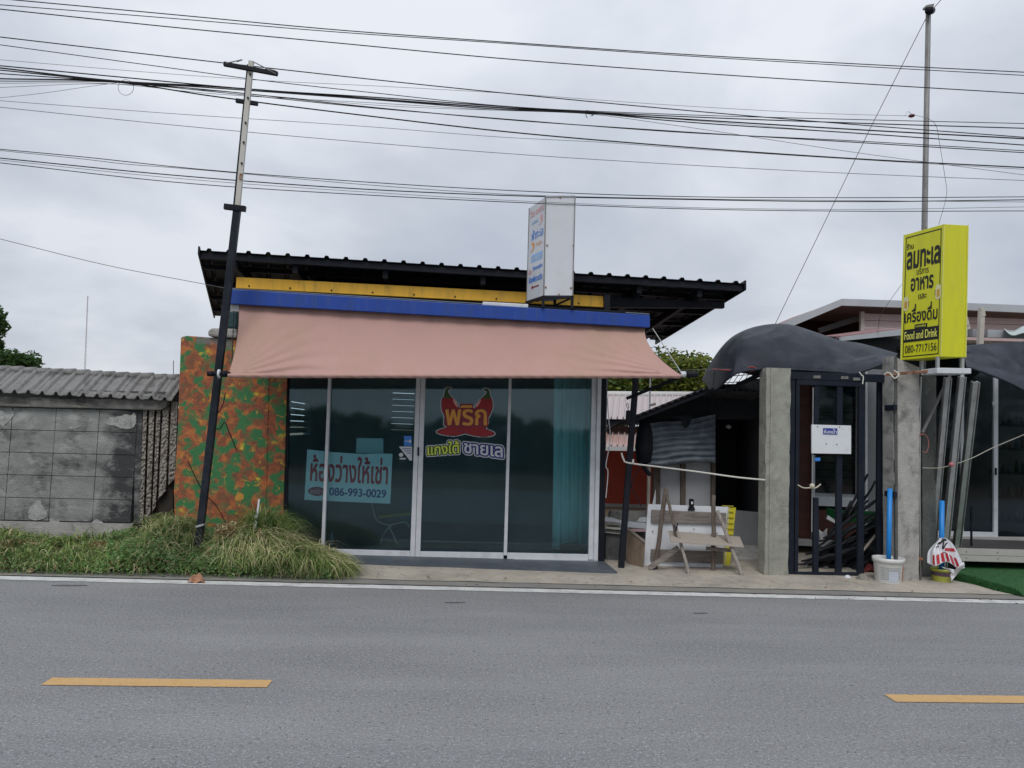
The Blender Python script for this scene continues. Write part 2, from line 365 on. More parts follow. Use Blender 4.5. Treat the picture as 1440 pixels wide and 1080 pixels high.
# ------------------------------------------------------------------ block boundary wall with tiled coping
WY = 9.5
xgA, xgB = P(128, 640, 9.5).x-P(13, 640, 9.5).x, P(175, 640, 9.5).x-P(13, 640, 9.5).x
wallm = M('mouldy_render', (.25, .255, .245), .92, .25, 4.5, .45, 55, dirt=(.030, .032, .035), damt=.92, dscale=2.1, dlo=.50, grad=(xgA, xgB, .17, .07), dirt2=(.44, .44, .41), d2amt=.65, d2scale=4.5, d2lo=.55, stretch=(.8, 1, 1.25))
wallm2 = M('black_mouldy_render', (.17, .172, .165), .92, .35, 3.5, .45, 55, dirt=(.014, .016, .019), damt=.96, dscale=2.2, dlo=.43, dirt2=(.40, .40, .37), d2amt=.55, d2scale=4, d2lo=.60, stretch=(1.6, 1, .7))
jointm = M('joint_grout', (.085, .085, .08), .95, .2, 8)  # grout in its own dark grey
fibro = M('weathered_fibre_cement', (.25, .245, .24), .92, .25, 5, .5, 60, dirt=(.055, .055, .053), damt=.85, dscale=5, dlo=.47, dirt2=(.36, .355, .33), d2amt=.5, d2scale=10)
bl = P(0, 731, WY); br = P(190, 735, WY); tl = P(0, 572, WY); tr = P(190, 577, WY)
def wz(row, X):      # height of joint row 0..5 (0 = top) at X
    t = (X-bl.x)/(br.x-bl.x)
    top = tl.z+(tr.z-tl.z)*t; bot = bl.z+(br.z-bl.z)*t
    return top+(bot-top)*row/5
xj = P(13, 640, WY).x; dxj = (P(136, 640, WY).x-xj)/2; xend = P(190, 640, WY).x
wall = thing('block_boundary_wall', 'mould-stained grey concrete block wall with ribbed fibre cement coping beside the painted wall', 'wall', (xj, WY, 0))
back = MB(); X0 = xj-dxj*6
back.hexa([(X0, WY+.02, wz(5, X0)-.02), (xend, WY+.02, wz(5, xend)-.02), (xend, WY+.02, wz(0, xend)+.12), (X0, WY+.02, wz(0, X0)+.12)],
          [(X0, WY+.17, wz(5, X0)-.02), (xend, WY+.17, wz(5, xend)-.02), (xend, WY+.17, wz(0, xend)+.12), (X0, WY+.17, wz(0, X0)+.12)])
part('mortar_core', back, jointm, wall)
pb = MB(); pb.hexa([(X0, WY-.02, -.03), (xend+.03, WY-.02, -.03), (xend+.03, WY-.02, wz(5, xend)-.012), (X0, WY-.02, wz(5, X0)-.012)], [(X0, WY+.2, -.03), (xend+.03, WY+.2, -.03), (xend+.03, WY+.2, wz(5, xend)-.012), (X0, WY+.2, wz(5, X0)-.012)])
part('plinth', pb, conc, wall)
gp = .0035
for r in range(5):
    for c in range(-6, 3):
        a, b = xj+dxj*c+gp, min(xj+dxj*(c+1), xend)-gp
        if b-a < .05: continue
        p = rnd.uniform(0, .006); mb = MB()
        mb.hexa([(a, WY-p, wz(r+1, a)+gp), (b, WY-p, wz(r+1, b)+gp), (b, WY-p, wz(r, b)-gp), (a, WY-p, wz(r, a)-gp)],
                [(a, WY+.02, wz(r+1, a)+gp), (b, WY+.02, wz(r+1, b)+gp), (b, WY+.02, wz(r, b)-gp), (a, WY+.02, wz(r, a)-gp)])
        part('block', mb, wallm, wall)
# mouldy smooth margin right of blocks
part('render_margin', MB().prism([(190.5, 577), (200, 577), (196, 737), (188, 736)], WY+.004, .16), wallm, wall)
# broken plaster column: rough strips with bare grooves between
rough = M('broken_plaster', (.34, .31, .28), .95, .3, 14, .9, 45, dirt=(.12, .095, .08), damt=.7, dscale=7, dirt2=(.5, .47, .44), d2amt=.5, d2scale=12)
darkg = M('dark_groove', (.035, .028, .024), .95, .3, 8)  # near-black brown in the grooves between strips
part('column_core', MB().prism([(196, 572), (247, 574), (243, 640), (243, 742), (192, 740)], WY+.075, .12), darkg, wall)
strips = [((200.5, 574), (207.5, 574), (202, 737), (194, 737)), ((209.5, 575), (218, 575), (211.5, 735), (204, 737)), ((220, 576), (226.5, 577), (219.5, 712), (213.5, 722)),
          ((228.5, 566), (239, 570), (234, 690), (222, 704)), ((240, 562), (251, 566), (247, 672), (236, 684))]
for si, (A, B, C_, D) in enumerate(strips):
    def fn(u, v, A=A, B=B, C_=C_, D=D, si=si):
        x = (D[0]+(C_[0]-D[0])*u)*(1-v)+(A[0]+(B[0]-A[0])*u)*v; y = (D[1]+(C_[1]-D[1])*u)*(1-v)+(A[1]+(B[1]-A[1])*u)*v
        e = math.sin(math.pi*min(max(u, 0), 1)); nz = mnoise.noise(Vector((x*.35, y*.28, si*9)))+.6*mnoise.noise(Vector((x*.9, y*.8, si)))
        x += (nz*1.2 if u in (0, 1) else 0)
        return P(x, y, WY+.07-.06*(1 if .05 < u < .95 and 0 < v < 1 else 0) - .03*nz*(e > .01))
    part('plaster_strip', MB().grid(fn, 8, 110), rough, wall, smooth=False)
# beam below coping
part('coping_beam', MB().prism([(-260, 552), (237, 562), (233, 573), (226, 577), (-260, 565)], WY-.06, .32), M('beam_render', (.17, .165, .155), .92, .4, 5, .6, 50, dirt=(.03, .03, .028), damt=.85, dscale=3.5, stretch=(.5, 1, 2), dirt2=(.36, .34, .3), d2amt=.5, d2scale=8), wall, bevel=.012)
part('mortar_bed', MB().prism([(-260, 560), (238, 569), (238, 551), (-260, 541)], 9.46, .7), conc_d, wall)
# coping tiles: one rib per tile, sloping up and back, and a ridge with the far slope
r0, r1 = P(39.7, 552, 9.36), P(174.5, 558.5, 9.36); pitch = (r1.x-r0.x)/7
e0 = P(39.7, 522.5, 9.81)
def tile_fn(Xc, slope=1):
    def fn(u, v):
        x = (u-.5)*pitch*1.02
        prof = .040*math.exp(-((abs(x)/pitch)/.16)**4) + .004
        Xl = Xc+x; yb = 9.36 if slope == 1 else 10.30
        t = (Xl-r0.x)/(r1.x-r0.x); zb = r0.z+(r1.z-r0.z)*t-.02; h = e0.z-r0.z+.02
        return Vector((Xl+.0*v, yb+(9.82-yb)*v, zb+h*v+prof))
    return fn
for k in range(-16, 12):
    Xc = r0.x+pitch*k
    if Xc > P(249, 540, 9.5).x: break
    mb = MB().grid(tile_fn(Xc), 18, 4)
    o = part('coping_tile', mb, fibro, wall, smooth=True, solid=.012)
    if k % 3 == 0: o.location.z += .006
    part('rear_coping_tile', MB().grid(tile_fn(Xc, -1), 9, 2), fibro, wall, smooth=True, solid=.012)
for k in range(-16, 12, 1):
    Xc = r0.x+pitch*(k+.5)
    if Xc > P(250, 530, 9.8).x: break
    t = (Xc-r0.x)/(r1.x-r0.x); z = e0.z+(r1.z-r0.z)*t+.006+rnd.uniform(-.004, .006)
    part('ridge_cap', MB().tube([(Xc-pitch*.52, 9.82, z), (Xc+pitch*.42, 9.82, z+.004)], [.045, .052], 10), fibro, wall, smooth=True)

# ------------------------------------------------------------------ camouflage-painted wall
def camomat():
    m = bpy.data.materials.new('camouflage_paint'); m.use_nodes = True; t = m.node_tree; N = t.nodes; L = t.links; b = N['Principled BSDF']
    b.inputs['Roughness'].default_value = .75
    c = N.new('ShaderNodeTexCoord')
    def ns(scale, off, dist=.6, det=3):
        mp = N.new('ShaderNodeMapping'); mp.inputs['Location'].default_value = off; L.new(c.outputs['Object'], mp.inputs[0])
        n = N.new('ShaderNodeTexNoise'); n.inputs['Scale'].default_value = scale; n.inputs['Detail'].default_value = det; n.inputs['Distortion'].default_value = dist; n.inputs['Roughness'].default_value = .45
        L.new(mp.outputs[0], n.inputs['Vector']); return n.outputs[0]
    def lay(prev, fac, lo, hi, col, amt=1):
        mr_ = N.new('ShaderNodeMapRange'); mr_.inputs[1].default_value = lo; mr_.inputs[2].default_value = hi; mr_.inputs[4].default_value = amt; L.new(fac, mr_.inputs[0])
        x = N.new('ShaderNodeMixRGB'); L.new(mr_.outputs[0], x.inputs[0]); L.new(prev, x.inputs[1]); x.inputs[2].default_value = (*col, 1); return x.outputs[0]
    base = N.new('ShaderNodeRGB'); base.outputs[0].default_value = (.19, .075, .035, 1)
    s_ = lay(base.outputs[0], ns(14, (1, 2, 3)), .44, .62, (.36, .085, .035), .8)
    s_ = lay(s_, ns(8.5, (7, 2, 5), .7), .48, .62, (.46, .15, .04), .85)
    s_ = lay(s_, ns(7.6, (17, 12, 5), .3), .47, .575, (.035, .165, .055), 1)
    s_ = lay(s_, ns(10, (3, 19, 8), .8), .61, .70, (.55, .27, .04), .9)
    s_ = lay(s_, ns(6.5, (31, 4, 9), .5), .64, .72, (.62, .47, .03), .95)
    s_ = lay(s_, ns(22, (2, 4, 9), .5), .60, .70, (.06, .05, .035), .5)
    # bare cement left unpainted at the top
    sp_ = N.new('ShaderNodeSeparateXYZ'); L.new(c.outputs['Object'], sp_.inputs[0]); nn = ns(5, (5, 5, 5), .4)
    ad = N.new('ShaderNodeMath'); ad.operation = 'MULTIPLY_ADD'; ad.inputs[1].default_value = .9; L.new(nn, ad.inputs[0]); L.new(sp_.outputs[2], ad.inputs[2])
    s_ = lay(s_, ad.outputs[0], 2.94, 3.12, (.17, .16, .155), .95)
    L.new(s_, b.inputs['Base Color'])
    n3 = N.new('ShaderNodeTexNoise'); n3.inputs['Scale'].default_value = 35; n3.inputs['Detail'].default_value = 6; L.new(c.outputs['Object'], n3.inputs['Vector'])
    bp = N.new('ShaderNodeBump'); bp.inputs['Strength'].default_value = .35; bp.inputs['Distance'].default_value = .02; L.new(n3.outputs[0], bp.inputs['Height']); L.new(bp.outputs[0], b.inputs['Normal'])
    return m
cm = camomat()
camw = thing('painted_wall', 'wall section painted in green, orange and brown camouflage blotches beside the glass shop front', 'wall', (P(320, 640, 9.25).x, 9.25, 0))
part('wall_face', MB().prism([(246, 760), (244, 690), (249, 620), (251, 560), (254, 474), (262, 472), (331, 477), (380, 481), (373, 765)], 9.25, .2), cm, camw, bevel=.012)
part('wall_return', MB().prism([(375.5, 520), (404, 520), (397, 765), (370.5, 765)], 9.262, .2), cm, camw, bevel=.006)
part('capstone', MB().prism([(291, 466), (296, 461), (333, 462), (333, 475), (292, 473)], 9.2, .3), conc, camw, bevel=.03)
cab = part('drooping_cable', MB().tube(catmull([P(317, 552, 9.15), P(313, 570, 9.15), P(304, 585, 9.14), P(301, 600, 9.13), P(309, 603, 9.13), P(316, 594, 9.14), P(322, 607, 9.15), P(333, 633, 9.17)]), .006, 5), blackst)
tag(cab, 'loose black cable hanging against the camouflage wall', 'cable')
ptc = part('hanging_cable', MB().tube(catmull([P(264, 648, 9.22), P(285, 690, 9.22), P(305, 712, 9.22), P(322, 745, 9.22)]), .005, 5), blackst)
tag(ptc, 'thin dark cable trailing down the camouflage wall behind the weeds', 'cable')

# ------------------------------------------------------------------ shop
shop = thing('shop_building', 'small shop with sliding glass front, blue and yellow fascias and dark ribbed metal roof', 'shop', (P(620, 780, 9.3).x, 9.3, 0))
DY = 9.3; TOPZ = 2.62
def vbar(x0t, x1t, yt, x0b, x1b, yb, Y, d, mat, name, parent=shop, bevel=.003):
    return part(name, MB().prism([(x0b, yb), (x1b, yb+.03*(x1b-x0b)), (x1t, yt+.03*(x1t-x0t)), (x0t, yt)], Y, d), mat, parent, bevel=bevel)
# aluminium frame members (continue up behind the awning)
def ext(x0, y0, x1, y1, y): return x0+(x1-x0)*(y-y0)/(y1-y0)
TY = 478
pA = vbar(ext(461.5, 530, 451.5, 767, TY), ext(465.5, 530, 456, 767, TY), TY, 451.2, 455.8, 772, DY-.05, .07, alu, 'mullion')
for (xa, xb, xc, xd) in ((585.4, 591.5, 576.6, 583.2), (592, 598.4, 583.7, 590.8)):
    vbar(ext(xa, 530, xc, 783, TY), ext(xb, 530, xd, 783, TY), TY, xc, xd, 783, DY-.02, .05, alu, 'door_stile')
vbar(ext(715.7, 530, 708.3, 778, TY), ext(719.5, 530, 713, 778, TY), TY, 708.3, 713, 781, DY-.03, .05, alu, 'door_stile')
vbar(ext(832.8, 530, 827.5, 778, TY), ext(839.5, 530, 834.3, 778, TY), TY, 827.5, 834.3, 787, DY-.03, .05, alu, 'door_stile')
vbar(ext(840.6, 530, 835.3, 778, TY), ext(846, 530, 841, 778, TY), TY, 835, 840.8, 788.5, DY-.06, .1, alu, 'door_frame')
part('bottom_rail', MB().prism([(455, 781.5), (576.4, 782.4), (576.6, 775), (455.3, 772)], DY-.018, .05), alu, shop, bevel=.003)
part('bottom_rail', MB().prism([(591, 783.2), (708, 786), (708.2, 777.5), (591, 775.6)], DY-.018, .05), alu, shop, bevel=.003)
part('bottom_rail', MB().prism([(713.2, 786), (827.2, 788.6), (827.3, 779.8), (713.2, 777.5)], DY-.018, .05), alu, shop, bevel=.003)
part('sill_track', MB().prism([(455, 785), (841, 791.5), (841, 788.8), (455, 782)], DY-.055, .12), M('sill_metal', (.34, .36, .4), .5, .1, 5), shop)
# lock bits on the stiles
for (x, y) in ((588.2, 635), (838, 634)):
    part('lock', MB().prism([(x-1.2, y+6), (x+1.2, y+6), (x+1.2, y-6), (x-1.2, y-6)], DY-.035, .02), blackst if x < 600 else alu, shop)
gl = glassmat('tinted_door_glass', (.80, .93, .95), 1.5, .045, (.78, .94, 1), .016, (.45, .64, .72))
for nm, q in (('glass_pane', [(402, 795), (452, 795), (463.5, TY), (404, TY)]), ('glass_pane', [(456, 778), (577, 778), (589.5, TY), (467.5, TY)]),
              ('glass_pane', [(590, 781), (709, 781), (718, TY), (600, TY)]), ('glass_pane', [(712.5, 783), (828.5, 784), (835, TY), (720.5, TY)])):
    part(nm, MB().prism(q, DY+.012, .006), gl, shop)
# black steel frame
vbar(846.5, 853.5, 478, 841.5, 850, 793, DY-.03, .12, blackst, 'steel_post')
part('steel_post', MB().prism([(397.5, 795), (402.5, 795), (407, TY), (402, TY)], DY-.01, .1), blackst, shop)
part('door_head', MB().prism([(402, 487), (850, 510), (850, 440), (402, 420)], DY+.03, .1), blackst, shop)
# yellow and blue fascias
yb0 = MB().prism([(331.5, 405), (850, 432), (850, 416.5), (332.5, 389.5)], DY-.02, .05)
yfm = M('yellow_fascia_paint', (.78, .43, .035), .5, .06, 1, 0, dirt=(.46, .27, .05), damt=.7, dscale=3, stretch=(3, 1, .5))
part('yellow_fascia', yb0, yfm, shop, bevel=.004)
greyfl = M('grey_flashing', (.16, .19, .22), .5, .15, 3, dirt=(.1, .11, .12), damt=.4, dscale=5)
bfl = MB(); a0, a1 = P(322, 406, 8.55), P(913, 442, 8.55)
bfl.hexa([(a0.x, 8.55, a0.z+.01), (a1.x, 8.55, a1.z+.01), (a1.x, 8.55, a1.z+.0), (a0.x, 8.55, a0.z+.0)][::-1], [(a0.x, 9.27, a0.z+.07), (a1.x, 9.27, a1.z+.07), (a1.x, 9.27, a1.z+.06), (a0.x, 9.27, a0.z+.06)][::-1])
part('canopy_sheet', bfl, greyfl, shop)
blm = M('blue_fascia_paint', (.010, .050, .29), .4, .1, 1.5, 0, spec=.4, dirt=(.02, .055, .20), damt=.7, dscale=3.5, stretch=(3, 1, .4), dirt2=(.06, .10, .24), d2amt=.5, d2scale=9)
part('blue_fascia', MB().prism([(321, 427), (914, 460.5), (914, 443), (322.5, 406.5)], 8.5, .05), blm, shop, bevel=.006)
part('canopy_end', MB().prism([(321, 426), (324, 426), (325, 407), (322, 407)], 8.56, .7), blackst, shop)
part('canopy_end', MB().prism([(911, 459), (914, 459), (914, 444), (911, 444)], 8.56, .7), blackst, shop)
part('canopy_soffit', MB().prism([(322, 424), (912, 458), (912, 456), (322, 422)], 8.56, .7), blackst, shop)
fitl = part('tube_light', MB().prism([(678, 429), (743, 433), (743, 427.5), (679, 424)], 8.53, .05), alu, shop, bevel=.008)
part('gutter_lip', MB().prism([(743, 433.5), (880, 441.5), (880, 437.5), (743, 429.5)], 8.52, .04), blackst, shop)
for i in range(9):
    x = 350+58*i; y = 405+(x-331)*.052; part('fixing_screw', MB().prism([(x-1, y-3), (x+1, y-3), (x+1, y-5), (x-1, y-5)], DY-.03, .01), blackst, shop)
# roof plane: high at the front, falling to the back
RF = 9.07
fL, fR = P(280, 352, RF), P(1048, 399, RF)
bR = P(922, 478, RF/.69)
slope = (bR.z-fR.z)/(bR.y-fR.y); tilt = (fR.z-fL.z)/(fR.x-fL.x)
def rz(X, Y): return fL.z+tilt*(X-fL.x)+slope*(Y-RF)
# where the line of sight of the left rear edge meets the roof plane
d = ray(305, 458); t = (fL.z - tilt*fL.x - slope*RF - EYE)/(d.z - tilt*d.x - slope*d.y); bL = Vector((d.x*t, d.y*t, EYE+d.z*t))
print('roof', fL, fR, bL, bR, slope, tilt)
YB = bR.y
def edgeX(v, side):
    Y = RF+(YB-RF)*v
    if side: return fR.x+(bR.x-fR.x)*v
    return fL.x+(bL.x-fL.x)*(Y-RF)/(bL.y-RF)
roofm = M('dark_metal_sheet', (.016, .020, .030), .55, .2, 3, .1, 30, spec=.15, dirt=(.035, .037, .045), damt=.5, dscale=2)
wtot = fR.x-fL.x; npitch = 29; pw = wtot/npitch
def roof_fn(i0, i1):
    prof = [(0, 0), (.36, 0), (.43, .028), (.57, .028), (.64, 0)]
    us = []
    for i in range(i0, i1):
        us += [(i+a, h) for a, h in prof]
    us.append((i1, 0))
    return us
for s_ in range(0, npitch, 1):
    i1 = min(s_+1, npitch); us = roof_fn(s_, i1); mb = MB(); nv = 2; pts = []
    for j in range(nv+1):
        v = j/nv; Y = RF+(YB-RF)*v; xl, xr = edgeX(v, 0), edgeX(v, 1)
        for (u, h) in us:
            X = xl+(xr-xl)*u/npitch; pts.append(Vector((X, Y, rz(X, Y)+h)))
    n = len(us); fs = [(j*n+i, j*n+i+1, (j+1)*n+i+1, (j+1)*n+i) for j in range(nv) for i in range(n-1)]
    part('roof_sheet', mb.add(pts, fs), roofm, shop, solid=.006)
def rp_(X, Y, dz): return Vector((X, Y, rz(X, Y)+dz))
for (Y, w) in ((RF+.06, .07), (RF+.6, .06), (RF+1.5, .07), (RF+2.4, .06), (RF+3.3, .06)):
    v = (Y-RF)/(YB-RF)
    part('purlin', MB().bar(rp_(edgeX(v, 0)+.02, Y, -.045), rp_(edgeX(v, 1)-.02, Y, -.045), w, .05), blackst, shop)
for px in (330, 415, 542, 680, 800, 900, 985):
    X = P(px, 380, RF+.1).x
    part('rafter', MB().bar(rp_(X, RF+.1, -.12), rp_(X-.05, YB-.3, -.12), .06, .1), blackst, shop)
part('verge_trim', MB().bar(rp_(edgeX(0, 0), RF-.01, .0), rp_(edgeX(1, 0), YB, .0), .02, .09), blackst, shop)
part('verge_trim', MB().bar(rp_(edgeX(0, 1), RF-.01, -.02), rp_(edgeX(1, 1), YB, -.02), .02, .12), blackst, shop)
part('eave_beam', MB().prism([(850, 432), (1019, 433), (1019, 425), (850, 417)], 9.45, .08), blackst, shop)
part('post_stub', MB().prism([(850, 436), (858, 436), (858, 414), (850, 414)], 9.2, .1), blackst, shop)
# side and back walls, ceiling and floor of the shop room
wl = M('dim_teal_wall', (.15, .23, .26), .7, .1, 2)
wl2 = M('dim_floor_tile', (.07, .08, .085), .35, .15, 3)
xl, xr = P(398, 640, DY).x-.02, P(850, 640, DY).x; BYr = 12.6
lz0, lz1 = P(420, 612, 10.3).z, P(420, 560, 10.3).z
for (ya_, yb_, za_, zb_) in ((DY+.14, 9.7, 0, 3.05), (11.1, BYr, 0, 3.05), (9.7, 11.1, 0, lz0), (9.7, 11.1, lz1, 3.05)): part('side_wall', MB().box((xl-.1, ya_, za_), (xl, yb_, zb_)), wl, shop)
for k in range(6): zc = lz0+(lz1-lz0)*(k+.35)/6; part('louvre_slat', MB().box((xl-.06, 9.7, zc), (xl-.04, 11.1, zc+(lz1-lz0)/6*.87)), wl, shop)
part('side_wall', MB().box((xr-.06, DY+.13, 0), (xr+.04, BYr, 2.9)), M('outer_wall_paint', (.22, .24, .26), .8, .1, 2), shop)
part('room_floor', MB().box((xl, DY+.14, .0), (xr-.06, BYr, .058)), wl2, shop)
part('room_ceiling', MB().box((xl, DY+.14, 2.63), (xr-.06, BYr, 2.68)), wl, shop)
# rear wall with two louvred vents the daylight comes through
def hole(px0, px1, py0, py1): a = P(px0, py1, BYr); b = P(px1, py0, BYr); return (a.x, a.z, b.x, b.z)
hs = [hole(549, 583, 553, 612)]
xs_ = sorted([xl-.1, xr+.04]+[h[0] for h in hs]+[h[2] for h in hs])
for i in range(len(xs_)-1):
    a, b = xs_[i], xs_[i+1]; h = next((h for h in hs if abs(h[0]-a) < 1e-6 and abs(h[2]-b) < 1e-6), None)
    if h:
        part('rear_wall', MB().box((a, BYr, 0), (b, BYr+.1, h[1])), wl, shop); part('rear_wall', MB().box((a, BYr, h[3]), (b, BYr+.1, 3.0)), wl, shop)
        n = 7; hh = (h[3]-h[1])/n
        for k in range(n):
            z = h[1]+hh*k; part('louvre_slat', MB().bar((a, BYr+.05, z+hh*.42), (b, BYr+.05, z+hh*.42), hh*.955, .02), wl, shop)
    else: part('rear_wall', MB().box((a, BYr, 0), (b, BYr+.1, 3.0)), wl, shop)
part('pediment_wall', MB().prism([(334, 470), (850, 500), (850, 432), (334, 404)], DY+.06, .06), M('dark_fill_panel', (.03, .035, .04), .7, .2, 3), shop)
# teal bottle-like unit glimpsed between roof edge and capstone
part('wall_unit', MB().prism([(316, 461), (333, 462), (334, 437), (317, 436)], 9.35, .25), M('teal_plastic', (.02, .055, .06), .4, .5, 20), shop, bevel=.02)

# curtain, bin, chair, banner, stickers inside
cur = MB()
def cf(u, v):
    x = 779+55*u; pl = .010*math.sin(u*31)+.006*math.sin(u*57+1)
    p0 = P(x-2.5*(1-v), 772, 9.85); p1 = P(x, 500, 9.85); q = p0.lerp(p1, v); return q+Vector((0, pl, 0))
cur.grid(cf, 90, 6)
ctm = M('turquoise_curtain', (.50, .86, .86), .8, .2, 3, stretch=(5, 1, .3))
tag(part('curtain', cur, ctm, smooth=True, solid=.003), 'turquoise pleated curtain hanging inside the last glass pane', 'curtain')
bn = thing('waste_bin', 'low dark tub standing inside the glass below the turquoise curtain', 'bin', P(807, 772, 9.6))
c0 = P(807, 775, 9.6); c0.z = .06
part('tub', MB().lathe(c0, [(.15, 0), (.17, .12), (.18, .13), (.16, .13), (.14, .02)]), blackst, bn, smooth=True)
banY = 9.38
ban = thing('rental_banner', 'white banner with dark red Thai lettering and phone number hung inside the glass', 'banner', P(490, 708, banY))
bq = [(428, 703), (548.7, 708.5), (552, 638), (510, 638.5), (470, 636), (432, 632)]
part('cloth', MB().prism(bq, banY, .004), M('banner_vinyl', (.60, .72, .73), .6, .05, 3, dirt=(.45, .62, .64), damt=.5, dscale=5), ban)
bf = Face(P(428, 703, banY), P(548.7, 708.5, banY), P(552, 638, banY), P(432, 632, banY))
part('lettering', bf.text('ห้องว่างให้เช่า', (.055, .385, .955, .90), bold=.024, rows=60), M('banner_red', (.42, .03, .05), .5), ban)
part('phone_number', bf.text('086-993-0029', (.285, .115, .945, .27), bold=.03), dblue_pr, ban)
el_ = [[(math.cos(a*math.pi/12), math.sin(a*math.pi/12)) for a in range(24)]]
part('oval_mark', bf.rects(fill(el_, 0, 16), (-1, -1, 1, 1), (.035, .09, .245, .27), .002), dred_pr, ban)
part('oval_lettering', bf.text('สนใจโทร', (.065, .135, .215, .235), off=.004, rows=22), pink_pr, ban)
pa = part('notice_sheet', MB().prism([(500.5, 637), (539, 638.5), (539, 616.5), (501.5, 616)], 9.6, .004), M('notice_paper', (.42, .62, .64), .6, .05, 4)); tag(pa, 'blank pale sheet behind the rental banner inside the shop', 'paper')
tab = thing('folding_chair', 'folding chair with thin pale metal frame and yellow seat edge inside the shop', 'chair', P(545, 765, 10.3))
chm = M('chair_metal', (.38, .40, .36), .4, .1, 5, metal=.3)
Yc = 10.2
for pts in ([(522, 700), (526, 722), (532, 733), (548, 738), (570, 734), (575, 742)], [(552, 738), (540, 750), (532, 775)], [(545, 737), (553, 752), (563, 775)]):
    part('frame_tube', MB().tube(catmull([P(x, y, Yc) for x, y in pts]), .012, 6), chm, tab, smooth=True)
part('seat', MB().prism([(532, 729), (577, 724), (577, 720.5), (534, 725.5)], Yc, .35), M('seat_vinyl', (.22, .26, .05), .5, .1, 5), tab)
part('backrest', MB().prism([(519, 702), (525, 702), (524, 680), (518, 680)], Yc, .35), blackst, tab)
btl = part('bottle', MB().lathe(Vector((P(466, 760, 9.7).x, 9.7, .06)), [(.03, 0), (.032, .12), (.012, .17), (.012, .21)], 12), M('blue_glass', (.08, .16, .22), .2), smooth=True); tag(btl, 'small bluish bottle standing on the shop floor inside the glass', 'bottle')

# door stickers and the chilli emblem, on the outside of the glass
SY = DY+.006
def fq(x0, y0, x1, y1, Y=SY): return Face(P(x0, y1, Y), P(x1, y1, Y), P(x1, y0, Y), P(x0, y0, Y))
sb = fq(568, 613, 579, 627); o = thing('blue_sticker', 'small blue door sticker with white dot on the glass beside the centre stile', 'sticker', sb.at(.5, 0, 0))
part('backing', sb.quad((0, 0, 1, 1), .001), blue_pr, o); part('dot', sb.rects(fill(el_, 0, 10), (-1, -1, 1, 1), (.62, .3, .95, .62), .003), white_pr, o); part('line', sb.quad((.1, .44, .7, .5), .003), white_pr, o)
st = fq(561, 628, 580, 648); o = thing('white_sticker', 'white triangular door sticker with small print on the glass beside the centre stile', 'sticker', st.at(.5, 0, 0))
part('backing', MB().add([st.at(0, 1, .001), st.at(.97, 1, .001), st.at(.97, 0.02, .001), st.at(.8, 0.02, .001)], [(0, 3, 2, 1)]), white_pr, o)
for k in range(3): part('print_line', st.quad((.25+.16*k, .82-.15*k, .9, .87-.15*k), .003), dblue_pr, o)
part('round_mark', st.rects(fill(el_, 0, 10), (-1, -1, 1, 1), (.0, .28, .32, .56), .001), white_pr, o)
part('caption', st.quad((.05, .1, .5, .2), .001), white_pr, o)
# emblem
def ep(pts): return [(580+x/8.307, -(530+y/8.307)) for x, y in pts]          # measured on the enlarged emblem
def smooth_poly(pts, n=4):
    m = len(pts); res = []
    for i in range(m):
        p0, p1, p2, p3 = pts[i-1], pts[i], pts[(i+1) % m], pts[(i+2) % m]
        for k in range(n):
            t = k/n; res.append(tuple(.5*((2*b)+(c-a)*t+(2*a-5*b+4*c-d_)*t*t+(3*b-a-3*c+d_)*t**3) for a, b, c, d_ in zip(p0, p1, p2, p3)))
    return res
chL = smooth_poly(ep([(345, 270), (372, 238), (430, 238), (480, 262), (530, 340), (570, 430), (600, 520), (560, 575), (470, 560), (390, 480), (345, 380)]))
chR = smooth_poly(ep([(925, 270), (900, 238), (850, 238), (795, 262), (745, 330), (705, 420), (680, 520), (720, 575), (800, 560), (880, 480), (928, 370)]))
stL = smooth_poly(ep([(372, 240), (378, 180), (395, 140), (430, 125), (445, 135), (415, 150), (412, 180), (440, 225), (455, 250), (430, 245), (425, 270), (405, 240), (385, 262)]))
stR = smooth_poly(ep([(905, 245), (895, 185), (880, 150), (845, 138), (832, 150), (862, 162), (868, 190), (845, 220), (812, 250), (840, 245), (850, 272), (872, 245), (890, 268)]))
ttL = smooth_poly(ep([(285, 640), (380, 600), (480, 582), (560, 590), (640, 630), (600, 660), (500, 685), (400, 680), (330, 665)]))
ttR = smooth_poly(ep([(520, 590), (620, 600), (760, 580), (860, 615), (955, 660), (900, 690), (800, 695), (700, 680), (610, 655), (540, 620)]))
body = ep([(380, 400), (560, 400), (575, 350), (640, 325), (700, 350), (720, 395), (870, 400), (880, 540), (850, 600), (700, 620), (450, 600), (370, 560)])
E0 = Face(P(590, 620, SY), P(710, 620, SY), P(710, 540, SY), P(590, 540, SY))
BB = (590, -620, 710, -540); D1 = (0, 0, 1, 1)
emb = thing('chilli_emblem', 'crossed red chilli emblem with orange Thai lettering stuck on the middle glass door', 'sticker', E0.at(.5, 0, 0))
allp = [chL, chR, stL, stR, ttL, ttR, body]
def shp(name, polys, dil, off, mat, rows=110): return part(name, E0.rects(fill(polys, dil, rows), BB, D1, off), mat, emb)
def uni(polys):      # same winding for all, so that overlaps fill
    res = []
    for p in polys:
        a = sum(p[i][0]*p[(i+1) % len(p)][1]-p[(i+1) % len(p)][0]*p[i][1] for i in range(len(p)))
        res.append(p if a > 0 else p[::-1])
    return res
allp = uni(allp)
shp('white_outline', allp, 1.7, .001, white_pr); shp('dark_outline', allp, .75, .002, navy_pr)
shp('chilli_pod', uni([chL, chR]), 0, .003, red_pr); shp('chilli_stem', uni([stL]), 0, .004, grn_pr); shp('chilli_stem', uni([stR]), 0, .004, grn_pr); shp('dark_ground', uni([body]), -0.0, .0035, dred_pr)
